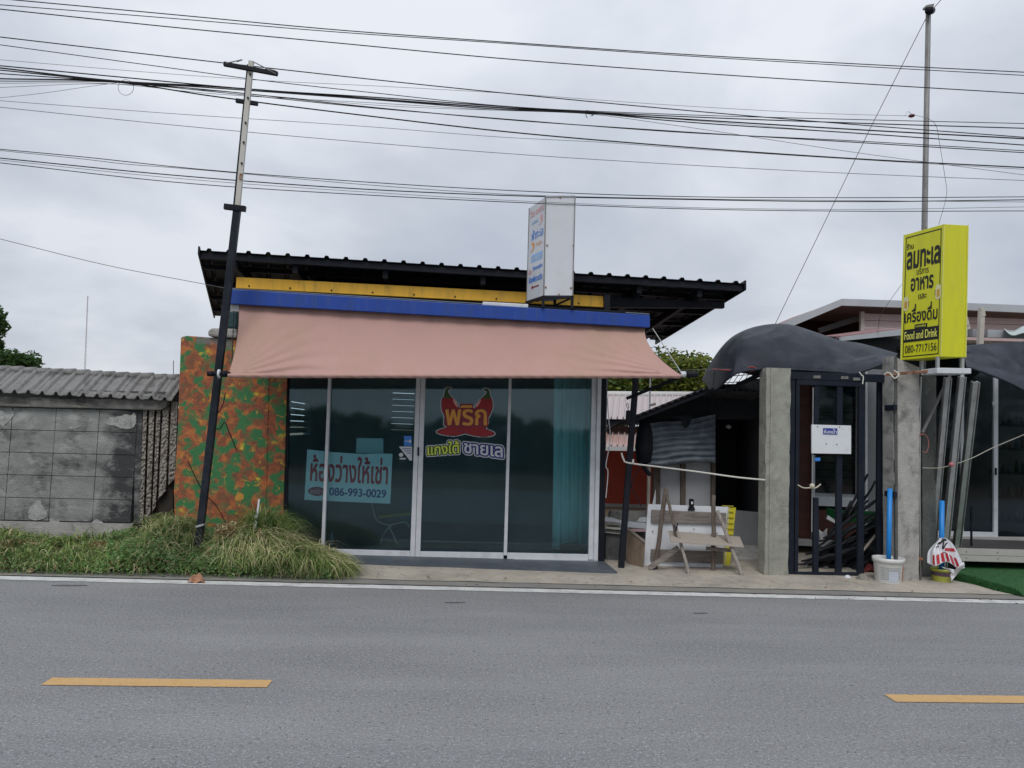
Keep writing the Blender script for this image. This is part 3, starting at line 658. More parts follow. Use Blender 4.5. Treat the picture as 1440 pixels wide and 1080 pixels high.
shp('chilli_tip', uni([ttL]), 0, .0045, red_pr); shp('chilli_tip', uni([ttR]), 0, .005, red_pr)
shp('gloss_mark', uni([smooth_poly(ep([(470, 258), (500, 280), (530, 350), (515, 350), (480, 300)])), smooth_poly(ep([(800, 262), (775, 285), (735, 345), (750, 350), (785, 305)]))]), 0, .005, pink_pr, 40)
shp('chilli_tip_line', uni([smooth_poly(ep([(500, 592), (600, 640), (640, 650), (600, 655), (530, 625)]))]), 0, .0055, dred_pr, 20)
def erect(x0, y0, x1, y1): a = (580+x0/8.307-590)/120; b = (620-(530+y1/8.307))/80; c = (580+x1/8.307-590)/120; d_ = (620-(530+y0/8.307))/80; return (a, b, c, d_)
part('lettering_shadow', E0.text('พริก', erect(378, 325, 872, 578), .006, .05, 60), dred_pr, emb)
part('lettering', E0.text('พริก', erect(388, 335, 862, 566), .007, .022, 60), oran_pr, emb)
def wavetext(txt, quad, dils, mats, nm, offs):
    f = Face(*[P(580+x/8.307, 530+y/8.307, SY) for x, y in quad])
    for k, (d_, m_) in enumerate(zip(dils, mats)): part(nm[k], f.text(txt, (0, 0, 1, 1), offs[k], d_, 50), m_, word)
word = thing('door_lettering', 'lime and pale blue Thai words stuck on the glass below the chilli emblem', 'sticker', P(655, 648, SY))
N3 = ('white_outline', 'dark_outline', 'lettering')
wavetext('แกงใต้', [(178, 915), (545, 890), (545, 745), (178, 775)], (.155, .105, .018), (white_pr, grn_pr, yel_pr), N3, (.001, .002, .003))
wavetext('ชายเล', [(605, 885), (1050, 940), (1050, 820), (605, 775)], (.155, .105, .02), (white_pr, M('royal_print', (.015, .02, .16), .5), white_pr), N3, (.0014, .0024, .0034))
wn_ = part('shop_window_dot', MB().prism([(710.5, 642), (712, 642), (712, 640.3), (710.5, 640.3)], SY-.002, .001), white_pr, word)

# ------------------------------------------------------------------ awning
aw = thing('awning', 'faded pink fabric awning rolled out on a long bar below the blue fascia', 'awning', P(640, 527, 8.15))
awm = M('faded_pink_canvas', (.585, .365, .325), .88, .05, .9, .25, 220, spec=.15, dirt=(.53, .36, .27), damt=.7, dscale=1.1, dirt2=(.40, .26, .23), d2amt=.15, d2scale=2.6, d2lo=.56)
topL, topR = P(336, 426, 8.6), P(907, 459.5, 8.6)
botL, botR = P(321, 526.5, 8.15), P(957, 527.2, 8.15)
def awf(u, v):
    v = v; sc = 4*u*(1-u)
    pinch = (1-v)*v*4
    a = topL.lerp(topR, u); b = botL.lerp(botR, u)
    q = b.lerp(a, v)
    # side hems curve inwards
    w = botR.x-botL.x
    q.x += .03*pinch*math.exp(-u*14) - .11*pinch*math.exp(-(1-u)*12)
    q.y += .035*pinch*(.5+sc) ; q.z -= .035*pinch*sc
    # tension wrinkles fanning from lower corners
    for (uc, sg) in ((0, 1), (1, -1)):
        du = abs(u-uc)*w; ang = math.atan2(v*.95, du+.02); rr = math.hypot(du, v*.95)
        q.y += .019*math.sin(ang*30+2.0*mnoise.noise(Vector((du*2, v*3, uc))))*math.exp(-((rr-.55)/.55)**2)*math.exp(-max(0, ang-.1)*2.6)
    q.y += .006*mnoise.noise(Vector((u*9, v*2.2, 3)))+ .0035*math.sin(u*w*38+v*9)*math.exp(-v*16)
    for us_ in (.235, .47, .70, .86): q.y -= .006*math.exp(-((u-us_)*w/.012)**2)
    q.y += .012*v**3*math.sin(u*math.pi*14)**2
    if v > .9: q.z -= .008*abs(math.sin(u*9.5*math.pi))*(v-.9)/.1
    return q
part('canvas', MB().grid(awf, 320, 44), awm, aw, smooth=True, solid=.003)
def rollf(u, v):
    a = v*2*math.pi*1.0; x = botL.x+(botR.x-botL.x)*u; z = botL.z+(botR.z-botL.z)*u
    r = .026+.0022*math.sin(u*w_*46+a*2)+.0015*mnoise.noise(Vector((u*60, v*3, 0)))
    return Vector((x, 8.15-r*math.cos(a), z-.012+r*math.sin(a)))
w_ = botR.x-botL.x
part('rolled_hem', MB().grid(rollf, 240, 10), awm, aw, smooth=True)
b0, b1 = P(294, 525.5, 8.15), P(981, 526.5, 8.15)
part('front_bar', MB().tube([b0, P(324, 525.6, 8.15)], .02, 10), blackst, aw, smooth=True); part('front_bar', MB().tube([P(955, 526.3, 8.15), b1], .02, 10), blackst, aw, smooth=True)
part('end_cap', MB().tube([P(965, 526.4, 8.15), P(978, 526.7, 8.15), P(982, 526.7, 8.15)], [.034, .034, .022], 12), blackst, aw, smooth=True)
part('end_collar', MB().tube([P(957, 526.2, 8.15), P(964, 526.4, 8.15)], .032, 12), alu, aw, smooth=True)
part('end_cap', MB().tube([P(292, 525.4, 8.15), P(300, 525.6, 8.15)], .028, 12), blackst, aw, smooth=True)
part('end_collar', MB().tube([P(312, 525.7, 8.15), P(319, 525.8, 8.15)], .034, 12), blackst, aw, smooth=True)
part('clamp_ring', MB().tube([P(307, 525.6, 8.15), P(309.5, 525.6, 8.15)], .047, 14), alu, aw, smooth=True)
part('support_arm', MB().bar(P(960, 529, 8.2), P(882, 560, 8.9), .035), blackst, aw)
part('stay_wire', MB().tube([P(918, 462, 8.55), P(958, 524, 8.15)], .005, 5), galv, aw)
part('stay_wire', MB().tube([P(329, 436, 8.6), P(326, 520, 8.2)], .005, 5), blackst, aw)
part('hinge_bracket', MB().prism([(324, 437), (336, 438), (336, 429), (324, 428)], 8.56, .05), galv, aw)
# leaning support pole at the right of the shop
sp = part('leaning_steel_pole', MB().bar(P(873, 803, 8.97), P(899, 470, 9.2), .065), blackst, bevel=.004); tag(sp, 'black square steel pole leaning beside the shop, with a white rope tied to it', 'pole')
def translucent(m, amt):
    t = m.node_tree; b = t.nodes['Principled BSDF']; mix = t.nodes.new('ShaderNodeMixShader'); tr = t.nodes.new('ShaderNodeBsdfTranslucent')
    t.links.new(b.inputs['Base Color'].links[0].from_socket, tr.inputs[0]); mix.inputs[0].default_value = amt
    t.links.new(b.outputs[0], mix.inputs[1]); t.links.new(tr.outputs[0], mix.inputs[2]); t.links.new(mix.outputs[0], t.nodes['Material Output'].inputs[0])
translucent(awm, .22); translucent(ctm, .4)
# ------------------------------------------------------------------ white sign box on the canopy
sg = thing('white_sign_box', 'tall white sign box with faded coloured Thai print on its narrow side above the canopy', 'sign', P(772, 430, 8.8))
YN, YFa = 8.45, 9.0
A_ = [(740.7, 423.4), (744.2, 292.8)]; B_ = [(764.5, 415.6), (767.3, 276.3)]; C2 = [(805.2, 415.6), (808.7, 276)]
def colm(pt, Y): return P(pt[0][0], pt[0][1], Y), P(pt[1][0], pt[1][1], Y)
Al, Ah = colm(A_, YFa); Bl, Bh = colm(B_, YN); Cl, Ch = colm(C2, YN); Dl, Dh = Al+Cl-Bl, Ah+Ch-Bh
boxm = M('white_sign_sheet', (.60, .62, .66), .45, .03, 1.5, dirt=(.50, .50, .52), damt=.4, dscale=2, dirt2=(.42, .35, .27), d2amt=.15, d2scale=5)
part('sign_case', MB().hexa([Al, Bl, Cl, Dl][::-1], [Ah, Bh, Ch, Dh][::-1]), boxm, sg, bevel=.004)
for (l, h) in ((Al, Ah), (Bl, Bh), (Cl, Ch)): part('corner_trim', MB().bar(l+Vector((0, -.004, 0)), h+Vector((0, -.004, 0)), .012), galv_d, sg)
part('top_trim', MB().bar(Bh+Vector((0, -.006, 0)), Ch+Vector((0, -.006, 0)), .012), galv, sg)
wf = Face(Al, Bl, Bh, Ah)
part('heading_print', wf.text('ร้าน อาหาร', (.10, .875, .92, .955), .003, .02, 24), pink_pr, sg)
part('print_mark', wf.rects(fill(uni([smooth_poly([(0, 0), (2, 3), (1, 6), (2.5, 9), (4, 5), (3, 2)])]), 0, 16), (0, 0, 4, 9), (.68, .74, .86, .85), .003), pink_pr, sg)
part('small_print', wf.text('ยินดีต้อนรับ', (.2, .79, .6, .83), .003, .02, 16), pblue_pr, sg)
part('name_print', wf.text('ฟ้าทะเล', (.22, .62, .9, .73), .003, .02, 26), blue_pr, sg)
part('shrimp_mark', wf.rects(fill(uni([smooth_poly([(0, 0), (3, 1), (5, 5), (3, 9), (1, 8), (3, 5), (2, 2)])]), 0, 16), (0, 0, 5, 9), (.16, .50, .42, .60), .003), oran_pr, sg)
part('small_print', wf.text('ซีฟู้ด', (.5, .53, .86, .58), .003, .0, 16), oran_pr, sg)
part('blue_panel', wf.quad((.22, .385, .88, .465), .002), pblue_pr, sg); part('panel_print', wf.text('จำหน่าย', (.28, .40, .82, .45), .004, .02, 18), white_pr, sg)
part('line_print', wf.text('เปิด', (.08, .27, .30, .32), .003, .03, 16), pink_pr, sg); part('line_print', wf.text('กุ้งหอยปูปลา', (.34, .285, .9, .345), .003, .04, 18), blue_pr, sg)
part('line_print', wf.text('ห้องพักรายวัน', (.12, .175, .9, .245), .003, .04, 18), blue_pr, sg)
part('arrow_print', wf.rects(fill(uni([[(0, 2), (2, 0), (2, 1.3), (9, 1.3), (9, 2.7), (2, 2.7), (2, 4)]]), 0, 14), (0, 0, 9, 4), (.26, .10, .72, .145), .003), red_pr, sg)
for (x, y) in ((788, 277.5), (769.5, 345), (806.5, 345), (767.5, 404), (803, 405), (786, 414)): part('bolt', MB().prism([(x-1, y+1.2), (x+1, y+1.2), (x+1, y-1.2), (x-1, y-1.2)], YN-.008, .006), rust, sg)
for q in (Al, Bl, Cl, (Bl+Cl)/2+Vector((0, .25, 0))):
    part('leg', MB().bar(q+Vector((0, .02, .0)), (q.x, q.y+.02, P(780, 434, 8.8).z-.04), .03), blackst, sg)
part('brace', MB().bar(Al+Vector((0, .02, -.02)), Bl+Vector((0, .02, -.02)), .025), blackst, sg); part('brace', MB().bar(Bl+Vector((0, .02, -.02)), Cl+Vector((0, .02, -.02)), .025), blackst, sg)
part('brace', MB().bar(Cl+Vector((0, .02, -.02)), (Bl+Cl)/2+Vector((-.1, .3, -.12)), .02), blackst, sg)

# ------------------------------------------------------------------ left leaning mast
YM = 8.1
mast = thing('leaning_mast', 'tall leaning mast of dark tube and pale channel with crossarm, rising from the weeds', 'pole', P(281, 752, YM))
mb_ = P(278.5, 772, 8.45)
part('lower_tube', MB().bar(mb_, P(334, 291, YM), .070), M('slate_steel', (.018, .023, .031), .5, .2, 6, .1, 40, spec=.15, dirt=(.04, .043, .048), damt=.4, dscale=6), mast, bevel=.004)
part('upper_channel', MB().bar(P(333.5, 298, YM), P(353.5, 86, YM), .052, .04), M('pale_channel', (.50, .49, .45), .5, .1, 5, dirt=(.35, .28, .2), damt=.35, dscale=5), mast, bevel=.004)
part('channel_back', MB().bar(P(329.5, 296, YM+.02), P(349.6, 92, YM+.02), .022, .05), blackst, mast)
part('crossarm', MB().bar(P(315, 90, YM-.03), P(390.5, 104, YM-.03), .04, .04), blackst, mast)
part('bracket', MB().bar(P(332, 141.5, YM+.03), P(362.5, 146, YM+.03), .038, .04), blackst, mast)
part('bracket', MB().bar(P(315.5, 290.5, YM-.02), P(345.5, 294, YM-.02), .055, .05), blackst, mast)
for (a, b) in (((318, 89), (340, 84)), ((333, 87), (341, 84)), ((356, 87), (374, 96)), ((373, 96), (388, 104)), ((375, 96), (388, 100))): part('tie_rod', MB().tube([P(*a, YM-.05), P(*b, YM-.05)], .006, 5), galv_d, mast)
for t in (.1, .28, .47, .62, .78): q = P(336+17.5*(1-t), 270-184*(1-t), YM-.03); part('bolt', MB().bar(q-Vector((.008, 0, 0)), q+Vector((.008, 0, 0)), .016), blackst, mast)
q = P(338.5, 248, YM-.03); part('rust_patch', MB().bar(q-Vector((.0, 0, .03)), q+Vector((.004, 0, .03)), .03, .008), rust, mast)
part('clamp_band', MB().bar(P(277, 740, 8.42), P(288, 737, 8.42), .02, .1), galv, mast)

# ------------------------------------------------------------------ overhead cables
def hermite(ps, n=8):
    m = []; N_ = len(ps)
    sec = [(ps[i+1]-ps[i])/(ps[i+1].x-ps[i].x) for i in range(N_-1)]
    for i in range(N_):
        if i == 0: m.append(sec[0])
        elif i == N_-1: m.append(sec[-1])
        else:
            h0, h1 = ps[i].x-ps[i-1].x, ps[i+1].x-ps[i].x; m.append((sec[i-1]*h1+sec[i]*h0)/(h0+h1))
    res = []
    for i in range(N_-1):
        h = ps[i+1].x-ps[i].x
        for k in range(n):
            t = k/n; a, b, c, d = 2*t**3-3*t*t+1, t**3-2*t*t+t, -2*t**3+3*t*t, t**3-t*t
            res.append(ps[i]*a+m[i]*(b*h)+ps[i+1]*c+m[i+1]*(d*h))
    return res+[ps[-1]]
cabm = M('cable_sheath', (.018, .018, .020), .6, .2, 20, spec=.15)
cabm2 = M('grey_cable_sheath', (.12, .12, .125), .6, .2, 20)
WYC = 8.45
WIR = [(.0060, [(0, -2), (240, 20.2), (480, 42.5), (700, 58.5), (940, 75), (1200, 89.6), (1440, 101.5)], 'topmost'),
 (.0050, [(0, 6.7), (240, 25.7), (480, 45.5), (700, 60.3), (940, 77), (1200, 92.7), (1440, 106)], ''),
 (.0062, [(0, 12.8), (240, 38), (480, 61), (700, 81.8), (940, 100), (1200, 117), (1440, 131.5)], ''),
 (.0062, [(0, 52), (240, 80), (480, 107), (700, 130), (940, 153), (1200, 175), (1440, 193)], ''),
 (.0048, [(0, 63), (240, 95.7), (360, 112), (530, 131), (700, 148.5), (940, 160.5), (1200, 168), (1440, 173.7)], ''),
 (.0026, [(0, 84), (240, 104), (360, 112.5), (530, 121), (700, 130.5), (940, 147.5), (1200, 161), (1282, 163)], ''),
 (.0070, [(0, 92.4), (165, 108), (360, 126), (530, 137), (700, 149.2), (830, 157.5), (940, 163), (1200, 173), (1440, 180.4)], ''),
 (.0085, [(0, 95.5), (165, 114), (290, 121), (500, 137), (700, 151.3), (830, 158.8), (940, 166), (1200, 182), (1440, 195)], ''),
 (.0070, [(0, 98.5), (165, 114.6), (290, 123), (530, 140.5), (700, 153.5), (830, 159.2), (940, 169.5), (1200, 187), (1440, 204)], ''),
 (.0060, [(0, 103.5), (165, 115.2), (290, 126), (530, 151.5), (700, 167.2), (940, 184), (1200, 200), (1440, 214.7)], ''),
 (.0080, [(0, 110.7), (165, 115.6), (290, 134), (530, 164.5), (700, 184), (940, 205), (1200, 223), (1440, 235.5)], ''),
 (.0050, [(0, 114), (165, 116), (290, 128), (530, 152.5), (700, 166.5), (940, 185), (1200, 198), (1440, 212)], ''),
 (.0030, [(0, 117), (150, 117.5), (290, 131), (530, 145), (700, 155), (830, 160.5), (940, 175), (1200, 214), (1440, 246)], ''),
 (.0026, [(0, 123), (150, 118), (290, 127), (530, 148), (830, 160), (1200, 187), (1440, 204.5)], ''),
 (.0024, [(0, 137.6), (60, 131), (130, 121), (165, 116.5)], 'drop'),
 (.0030, [(0, 141.6), (240, 159.6), (530, 179), (700, 192.5), (860, 201), (940, 207), (1200, 224), (1440, 238)], ''),
 (.0036, [(0, 150.8), (240, 175.5), (530, 201.6), (700, 215), (940, 230.5), (1200, 244), (1440, 253.8)], ''),
 (.0050, [(0, 209.8), (120, 221), (240, 234), (530, 257), (700, 267), (940, 276), (1200, 278), (1440, 276.8)], ''),
 (.0036, [(0, 211.6), (120, 224), (180, 231), (240, 235.5), (530, 261), (700, 272.5), (940, 279), (1200, 282), (1440, 284)], ''),
 (.0065, [(0, 222.3), (240, 246), (530, 267), (700, 274.5), (940, 280), (1200, 283.5), (1440, 281)], ''),
 (.0030, [(0, 225), (240, 250), (530, 271), (700, 281), (940, 291), (1200, 294.5), (1440, 291)], ''),
 (.0050, [(0, 229), (240, 255.7), (530, 275), (700, 283.5), (940, 293), (1200, 297), (1440, 296.6)], '')]
lab = ['topmost overhead cable of all, crossing the sky above the mast', 'overhead cable directly under the topmost one, merging with it over the shop', 'third overhead cable from the top, strung alone below the upper pair',
 'overhead cable passing right at the crossarm of the leaning mast', 'overhead cable dipping from above the mast bracket towards the central bundle', 'thin grey line running to the small red insulator on the galvanised pole',
 'uppermost cable of the thick central bundle tied above the shop roof', 'thickest black cable of the central bundle tied above the shop roof', 'lower black cable of the central bundle, fanning out towards the galvanised pole',
 'black cable leaving the bundle just below the mast bracket', 'lowest heavy black cable drooping out of the bundle to the galvanised pole', 'cable twinned with the one below the mast bracket',
 'thin wire leaving the bundle knot and falling steeply past the galvanised pole', 'hair-thin wire in the middle of the tied bundle', 'short thin drop wire joining the bundle from below at its leftmost tie',
 'thin grey wire strung alone just below the bundle', 'lone thin wire halfway between the bundle and the lowest cables', 'upper cable of the lowest set, passing the top edge of the white sign box',
 'wavy thin cable twisted along the lowest set', 'thick dark cable of the lowest set, seen across the top of the white sign box', 'thin wire second from the bottom of the lowest set', 'lowest overhead cable of all, crossing the face of the white sign box']
for (r, pts, kd), lb in zip(WIR, lab):
    k = WIR.index((r, pts, kd)); Y = WYC+.02*math.sin(k*2.1)
    if 'thin grey line running to the small red' in lb: Y = 8.72
    ps = [P(x, y, Y) for x, y in pts]
    ps = hermite(ps)
    if pts[0][0] <= 0: dd = (ps[0]-ps[1]).normalized(); ps = [ps[0]+dd*t_+Vector((0, 0, .002*t_*t_)) for t_ in (14, 10, 6, 3)]+ps
    if pts[-1][0] >= 1440: dd = (ps[-1]-ps[-2]).normalized(); ps = ps+[ps[-1]+dd*t_+Vector((0, 0, .002*t_*t_)) for t_ in (3, 6, 10, 14)]
    o = part('overhead_cable', MB().tube(ps, r*.9, 6), cabm if r > .0045 else cabm2, smooth=True)
    tag(o, lb, 'cable', 'overhead cables along the road')
kn = thing('cable_tie_knot', 'small dark knot of tape and loose ends on the central cable bundle', 'cable tie', P(829, 158, WYC))
part('tape_wrap', MB().tube([P(824, 157.5, WYC-.02), P(834, 158.7, WYC-.02)], .022, 8), cabm, kn, smooth=True)
part('loose_end', MB().tube(catmull([P(826, 158, WYC-.04), P(824, 162, WYC-.04), P(826, 166, WYC-.04)]), .004, 5), cabm, kn); part('loose_end', MB().tube(catmull([P(831, 158, WYC-.04), P(834, 162, WYC-.04), P(831, 163, WYC-.04)]), .005, 5), cabm, kn)
part_ = part('wire_loop', MB().tube([P(177+11*math.cos(a*math.pi/10), 123+11*math.sin(a*math.pi/10), WYC) for a in range(21)], .0026, 5), cabm2); tag(part_, 'thin round loop of wire hanging below the tied cables', 'wire')
hw = part('house_wire', MB().tube(catmull([P(-200, 287, 8.7), P(0, 336, 8.8), P(150, 373, 9.0), P(290, 400, 9.2), P(330, 408, 9.25)]), .0035, 5), cabm2); tag(hw, 'single thin wire rising away from the shop roof corner', 'wire')

# ------------------------------------------------------------------ galvanised pole at the right
YP = 8.9
gp_ = thing('galvanised_pole', 'tall galvanised steel pole with pulley at its top, standing behind the yellow sign', 'pole', P(1299, 520, YP))
part('shaft', MB().tube([P(1297, 560, YP), P(1300, 320, YP), P(1305.5, 12, YP)], [.035, .034, .03], 12), galv_d, gp_, smooth=True)
part('shaft_seam', MB().tube([P(1302.5, 320, YP-.032), P(1307, 20, YP-.028)], .006, 5), galv, gp_)
part('pulley_wheel', MB().tube([P(1306, 15, YP-.1), P(1310, 15, YP+.05)], .045, 12), blackst, gp_, smooth=True)
part('pulley_bracket', MB().prism([(1303, 10), (1313, 9), (1314, 5), (1303, 7)], YP-.05, .08), galv_d, gp_)
ins = part('insulator', MB().lathe(P(1282, 163, 8.8)-Vector((0, 0, .02)), [(.008, 0), (.035, .012), (.035, .03), (.008, .04)], 10), M('red_insulator', (.12, .01, .015), .3), gp_, smooth=True)
part('tie_wire', MB().tube(catmull([P(1272, 163, 8.8), P(1277, 157, 8.8), P(1283, 161, 8.8), P(1296, 164, 8.85), P(1302, 166, 8.88)]), .003, 5), galv, gp_)
gw = part('guy_wire', MB().tube([P(1304, 22, YP), P(1225, 178, 9.6), P(1090, 456, 10.9)], .0045, 5), cabm2); tag(gw, 'straight guy wire slanting from the pole top down to the shade cloth', 'wire')
g2 = part('pull_wire', MB().tube([P(1310, 15, YP-.05), P(1330, -8, 8.8), P(1420, -110, 8.0)], .005, 5), cabm2); tag(g2, 'short wire leaving the pole pulley upwards', 'wire')
g3 = part('hanging_wire', MB().tube(catmull([P(1304, 166, 8.87), P(1316, 176, 8.8), P(1321, 200, 8.8), P(1329, 250, 8.75), P(1331, 275, 8.7), P(1320, 316, 8.6)]), .0028, 5), cabm2); tag(g3, 'thin wire hanging from the insulator behind the yellow sign', 'wire')
g4 = part('hanging_wire', MB().tube(catmull([P(1268, 400, 9.6), P(1250, 425, 10.2), P(1238, 445, 10.6), P(1234, 470, 10.8)]), .003, 5), cabm2); tag(g4, 'thin wire curving down in front of the pinkish gable wall', 'wire')

# ------------------------------------------------------------------ concrete posts
def cpost(lbl, face, side, Y, d, mats, name='concrete_post'):
    t = thing(name, lbl, 'post', P(face[0][0], face[0][1], Y))
    t.location.z = 0.02
    mb = MB()
    fr = [P(x, y, Y) for x, y in face]; fr[0].z = fr[1].z = 0
    def fn_front(u, v):
        q = fr[0].lerp(fr[1], u).lerp(fr[3].lerp(fr[2], u), v); ed = 1 if (u in (0, 1)) else 0
        q.x += (.006*mnoise.noise(Vector((v*18, u*3, Y)))) * ed*2; q.y -= .004*mnoise.noise(Vector((v*14, u*4, Y*3)))-.0; return q
    m2 = MB(); nu, nv = 4, 40
    m2.grid(fn_front, nu, nv)
    bk = [q+Vector((0, d, 0)) for q in fr]
    m2.grid(lambda u, v: fn_front(0, v).lerp(bk[0].lerp(bk[3], v), u), 1, nv); m2.grid(lambda u, v: fn_front(1, v).lerp(bk[1].lerp(bk[2], v), u), 1, nv)
    m2.grid(lambda u, v: fn_front(u, 1).lerp(bk[3].lerp(bk[2], u), v), nu, 1); m2.grid(lambda u, v: bk[0].lerp(bk[1], u).lerp(bk[3].lerp(bk[2], u), v), 1, 1)
    part('shaft', m2, mats, t)
    return t
p1 = cpost('slim greenish concrete post beside the gate hinges, rope tied to it', [(1075, 811), (1108, 811.5), (1112, 518), (1078, 517)], None, 8.72, .2, conc_g)
part('cast_rib', MB().prism([(1081.5, 811), (1084, 811), (1087, 518), (1084.5, 518)], 8.705, .03), conc_g, p1)
p2 = cpost('broad grey concrete post behind the white bucket, under the yellow sign', [(1259, 817), (1292, 818), (1293, 517), (1256.5, 501)], None, 8.6, .24, conc)
part('side_edge', MB().prism([(1259.5, 817), (1263, 817), (1262, 502), (1258, 501)], 8.585, .03), conc_d, p2)
p3 = cpost('dark concrete pillar just behind the broad post, shade in its colour', [(1297, 818), (1316, 818), (1316.5, 530), (1297, 520)], None, 8.85, .3, conc_d)  # pillar coloured dark for the shading beside the broad post
gpipe = part('conduit_pipe', MB().tube([P(1294.5, 818, 8.66), P(1293, 700, 8.66), P(1294, 560, 8.66), P(1295, 530, 8.66)], .011, 8), galv, smooth=True); tag(gpipe, 'thin pale pipe running up the seam between the two gate posts', 'pipe')
for (y, s) in ((612, 3), (788, 4)): part('pipe_clip', MB().prism([(1290, y), (1298, y), (1298, y-s), (1290, y-s)], 8.63, .03), rust, gpipe)

# ------------------------------------------------------------------ black gate
GY = 8.8
gt = thing('steel_gate', 'open-barred black steel gate hung between two concrete posts with a white board on it', 'gate', G(1165, 811))
def gb(name, q, Y=GY, d=.045): return part(name, MB().prism(q, Y, d), navyst, gt, bevel=.004)
gb('frame_post', [(1106, 811), (1116, 811), (1118.5, 524), (1111, 523)]); gb('frame_head', [(1111, 533), (1250, 538), (1250, 527), (1111, 522.5)], GY-.01)
gb('leaf_stile', [(1117.5, 811), (1122.5, 811), (1125, 534), (1120, 534)]); gb('leaf_stile', [(1206.5, 808), (1215, 808), (1217, 537), (1208.5, 537)])
gb('gate_bar', [(1144, 806), (1151.5, 806), (1151.5, 700), (1144.5, 700)], GY+.01); gb('gate_bar', [(1176, 806), (1184, 806), (1185.5, 536), (1177.5, 536)], GY+.01); gb('gate_bar', [(1144.8, 640), (1151.5, 640), (1152, 536), (1145.5, 536)], GY+.01)
gb('bottom_rail', [(1117, 811), (1216, 812), (1216, 805.5), (1117, 804.5)], GY-.002); gb('top_rail', [(1121, 541), (1216, 544), (1216, 536), (1121, 533)], GY-.004)
gb('frame_post', [(1247, 815), (1258.5, 815), (1258.5, 532), (1248, 532)]); gb('frame_post', [(1233, 812), (1241, 812), (1242, 536), (1235, 536)], GY+.1)
for y in (545, 666, 783): gb('hinge', [(1101.5, y+4), (1112, y+4), (1112, y-4), (1101.5, y-4)], GY-.03, .03)
for y in (573, 696): gb('hinge', [(1257, y+4), (1262, y+4), (1262, y-4), (1257, y-4)], GY-.25, .2)
for (x, y) in ((1149, 530), (1188, 531), (1205, 533)): part('latch_plate', MB().prism([(x-5, y+2), (x+5, y+2), (x+5, y-2), (x-5, y-2)], GY-.02, .01), galv_d, gt)
part('thin_rod', MB().tube([P(1246.5, 690, GY-.03), P(1246.8, 600, GY-.03), P(1247, 537, GY-.03)], .004, 5), galv, gt)
part('thin_rod', MB().tube([P(1141.5, 748, GY-.01), P(1143.5, 545, GY-.01)], .006, 5), galv, gt)
nb = thing('gate_notice_board', 'square white board with a small blue Thai toilet label hung on the gate', 'sign', P(1169, 638, GY-.05))
part('board', MB().prism([(1141.5, 637.5), (1197, 638.5), (1197, 598.5), (1141.5, 597)], GY-.04, .02), whitebd, nb, bevel=.002)
nf = Face(P(1157.5, 610.5, GY-.046), P(1177.5, 611, GY-.046), P(1177.5, 602.5, GY-.046), P(1157.5, 602, GY-.046))
part('label_ground', nf.quad((0, 0, 1, 1), .001), M('label_blue', (.02, .035, .28), .5), nb); part('label_lettering', nf.text('ห้องน้ำ', (.06, .12, .94, .95), .003, .03, 26), white_pr, nb)
for (x, y) in ((1150, 600), (1181, 600.5), (1162, 624), (1177, 625)): part('screw', MB().prism([(x-.7, y+.7), (x+.7, y+.7), (x+.7, y-.7), (x-.7, y-.7)], GY-.045, .004), rust, nb)
rt = part('tied_rag', MB().tube(catmull([P(1122, 682, GY-.06), P(1130, 686, GY-.06), P(1139, 686, GY-.07), P(1147, 686, GY-.07), P(1154, 681, GY-.06)]), [.008]*21, 6), M('cream_cord', (.55, .50, .40), .8), smooth=True); tag(rt, 'cream cord tied in a knot round the gate latch rod', 'cord')
part('knot', MB().lathe(P(1142, 687, GY-.07), [(.012, 0), (.03, .02), (.03, .045), (.01, .06)], 9), rt.data.materials[0], rt, smooth=True)
bc = part('blue_clip', MB().prism([(1146, 648.5), (1153.5, 648.5), (1154, 643.5), (1146.5, 644)], GY-.03, .02), blue_pr, bevel=.004); tag(bc, 'little blue clip on the gate bar under the white board', 'clip')
sk = part('white_string', MB().tube(catmull([P(1208, 523, GY-.05), P(1212, 528, GY-.06), P(1214, 530, GY-.06), P(1213, 540, GY-.06)]), .007, 5), M('string_white', (.6, .6, .56), .8)); tag(sk, 'white string tied round the gate head under the shade cloth', 'string')

# ------------------------------------------------------------------ yellow sign
YA, YB_ = 8.62, 8.15
ys = thing('yellow_sign', 'bright yellow two-faced sign box with black Thai lettering for food and drink', 'sign', P(1325, 502, 8.3))
yl, yh = P(1266.7, 506.5, YA), P(1271.5, 330.4, YA); zl, zh = P(1322.7, 501.6, YB_), P(1327.4, 314.9, YB_); xl_, xh = P(1357.5, 502.6, YB_), P(1361, 316.8, YB_)
dl, dh = yl+xl_-zl, yh+xh-zh
part('sign_case', MB().hexa([yl, zl, xl_, dl][::-1], [yh, zh, xh, dh][::-1]), signyel, ys, bevel=.006)
for (a, b) in ((yl, yh), (zl, zh), (xl_, xh)): part('edge_trim', MB().bar(a+Vector((0, -.003, 0)), b+Vector((0, -.003, 0)), .012), M('sign_edge', (.62, .62, .12), .4), ys)
yf = Face(yl, zl, zh, yh)
bord = MB()
for q in ((.05, .02, .95, .028), (.05, .965, .95, .973), (.05, .02, .07, .973), (.93, .02, .95, .973)): yf.quad(q, .002, bord)
part('border_line', bord, black_pr, ys)
def yt(txt, dst, bold=.03, mat=black_pr, rows=50, off=.004): part('lettering', yf.text(txt, dst, off, bold, rows), mat, ys)
yt('ร้าน', (.09, .872, .26, .92), .02); yt('ลมทะเล', (.10, .715, .92, .845), .033); yt('บริการ', (.36, .655, .66, .705), .012)
yt('อาหาร', (.22, .535, .78, .63), .028); yt('และ', (.42, .462, .62, .50), .015); yt('เครื่องดื่ม', (.08, .29, .90, .425), .024)
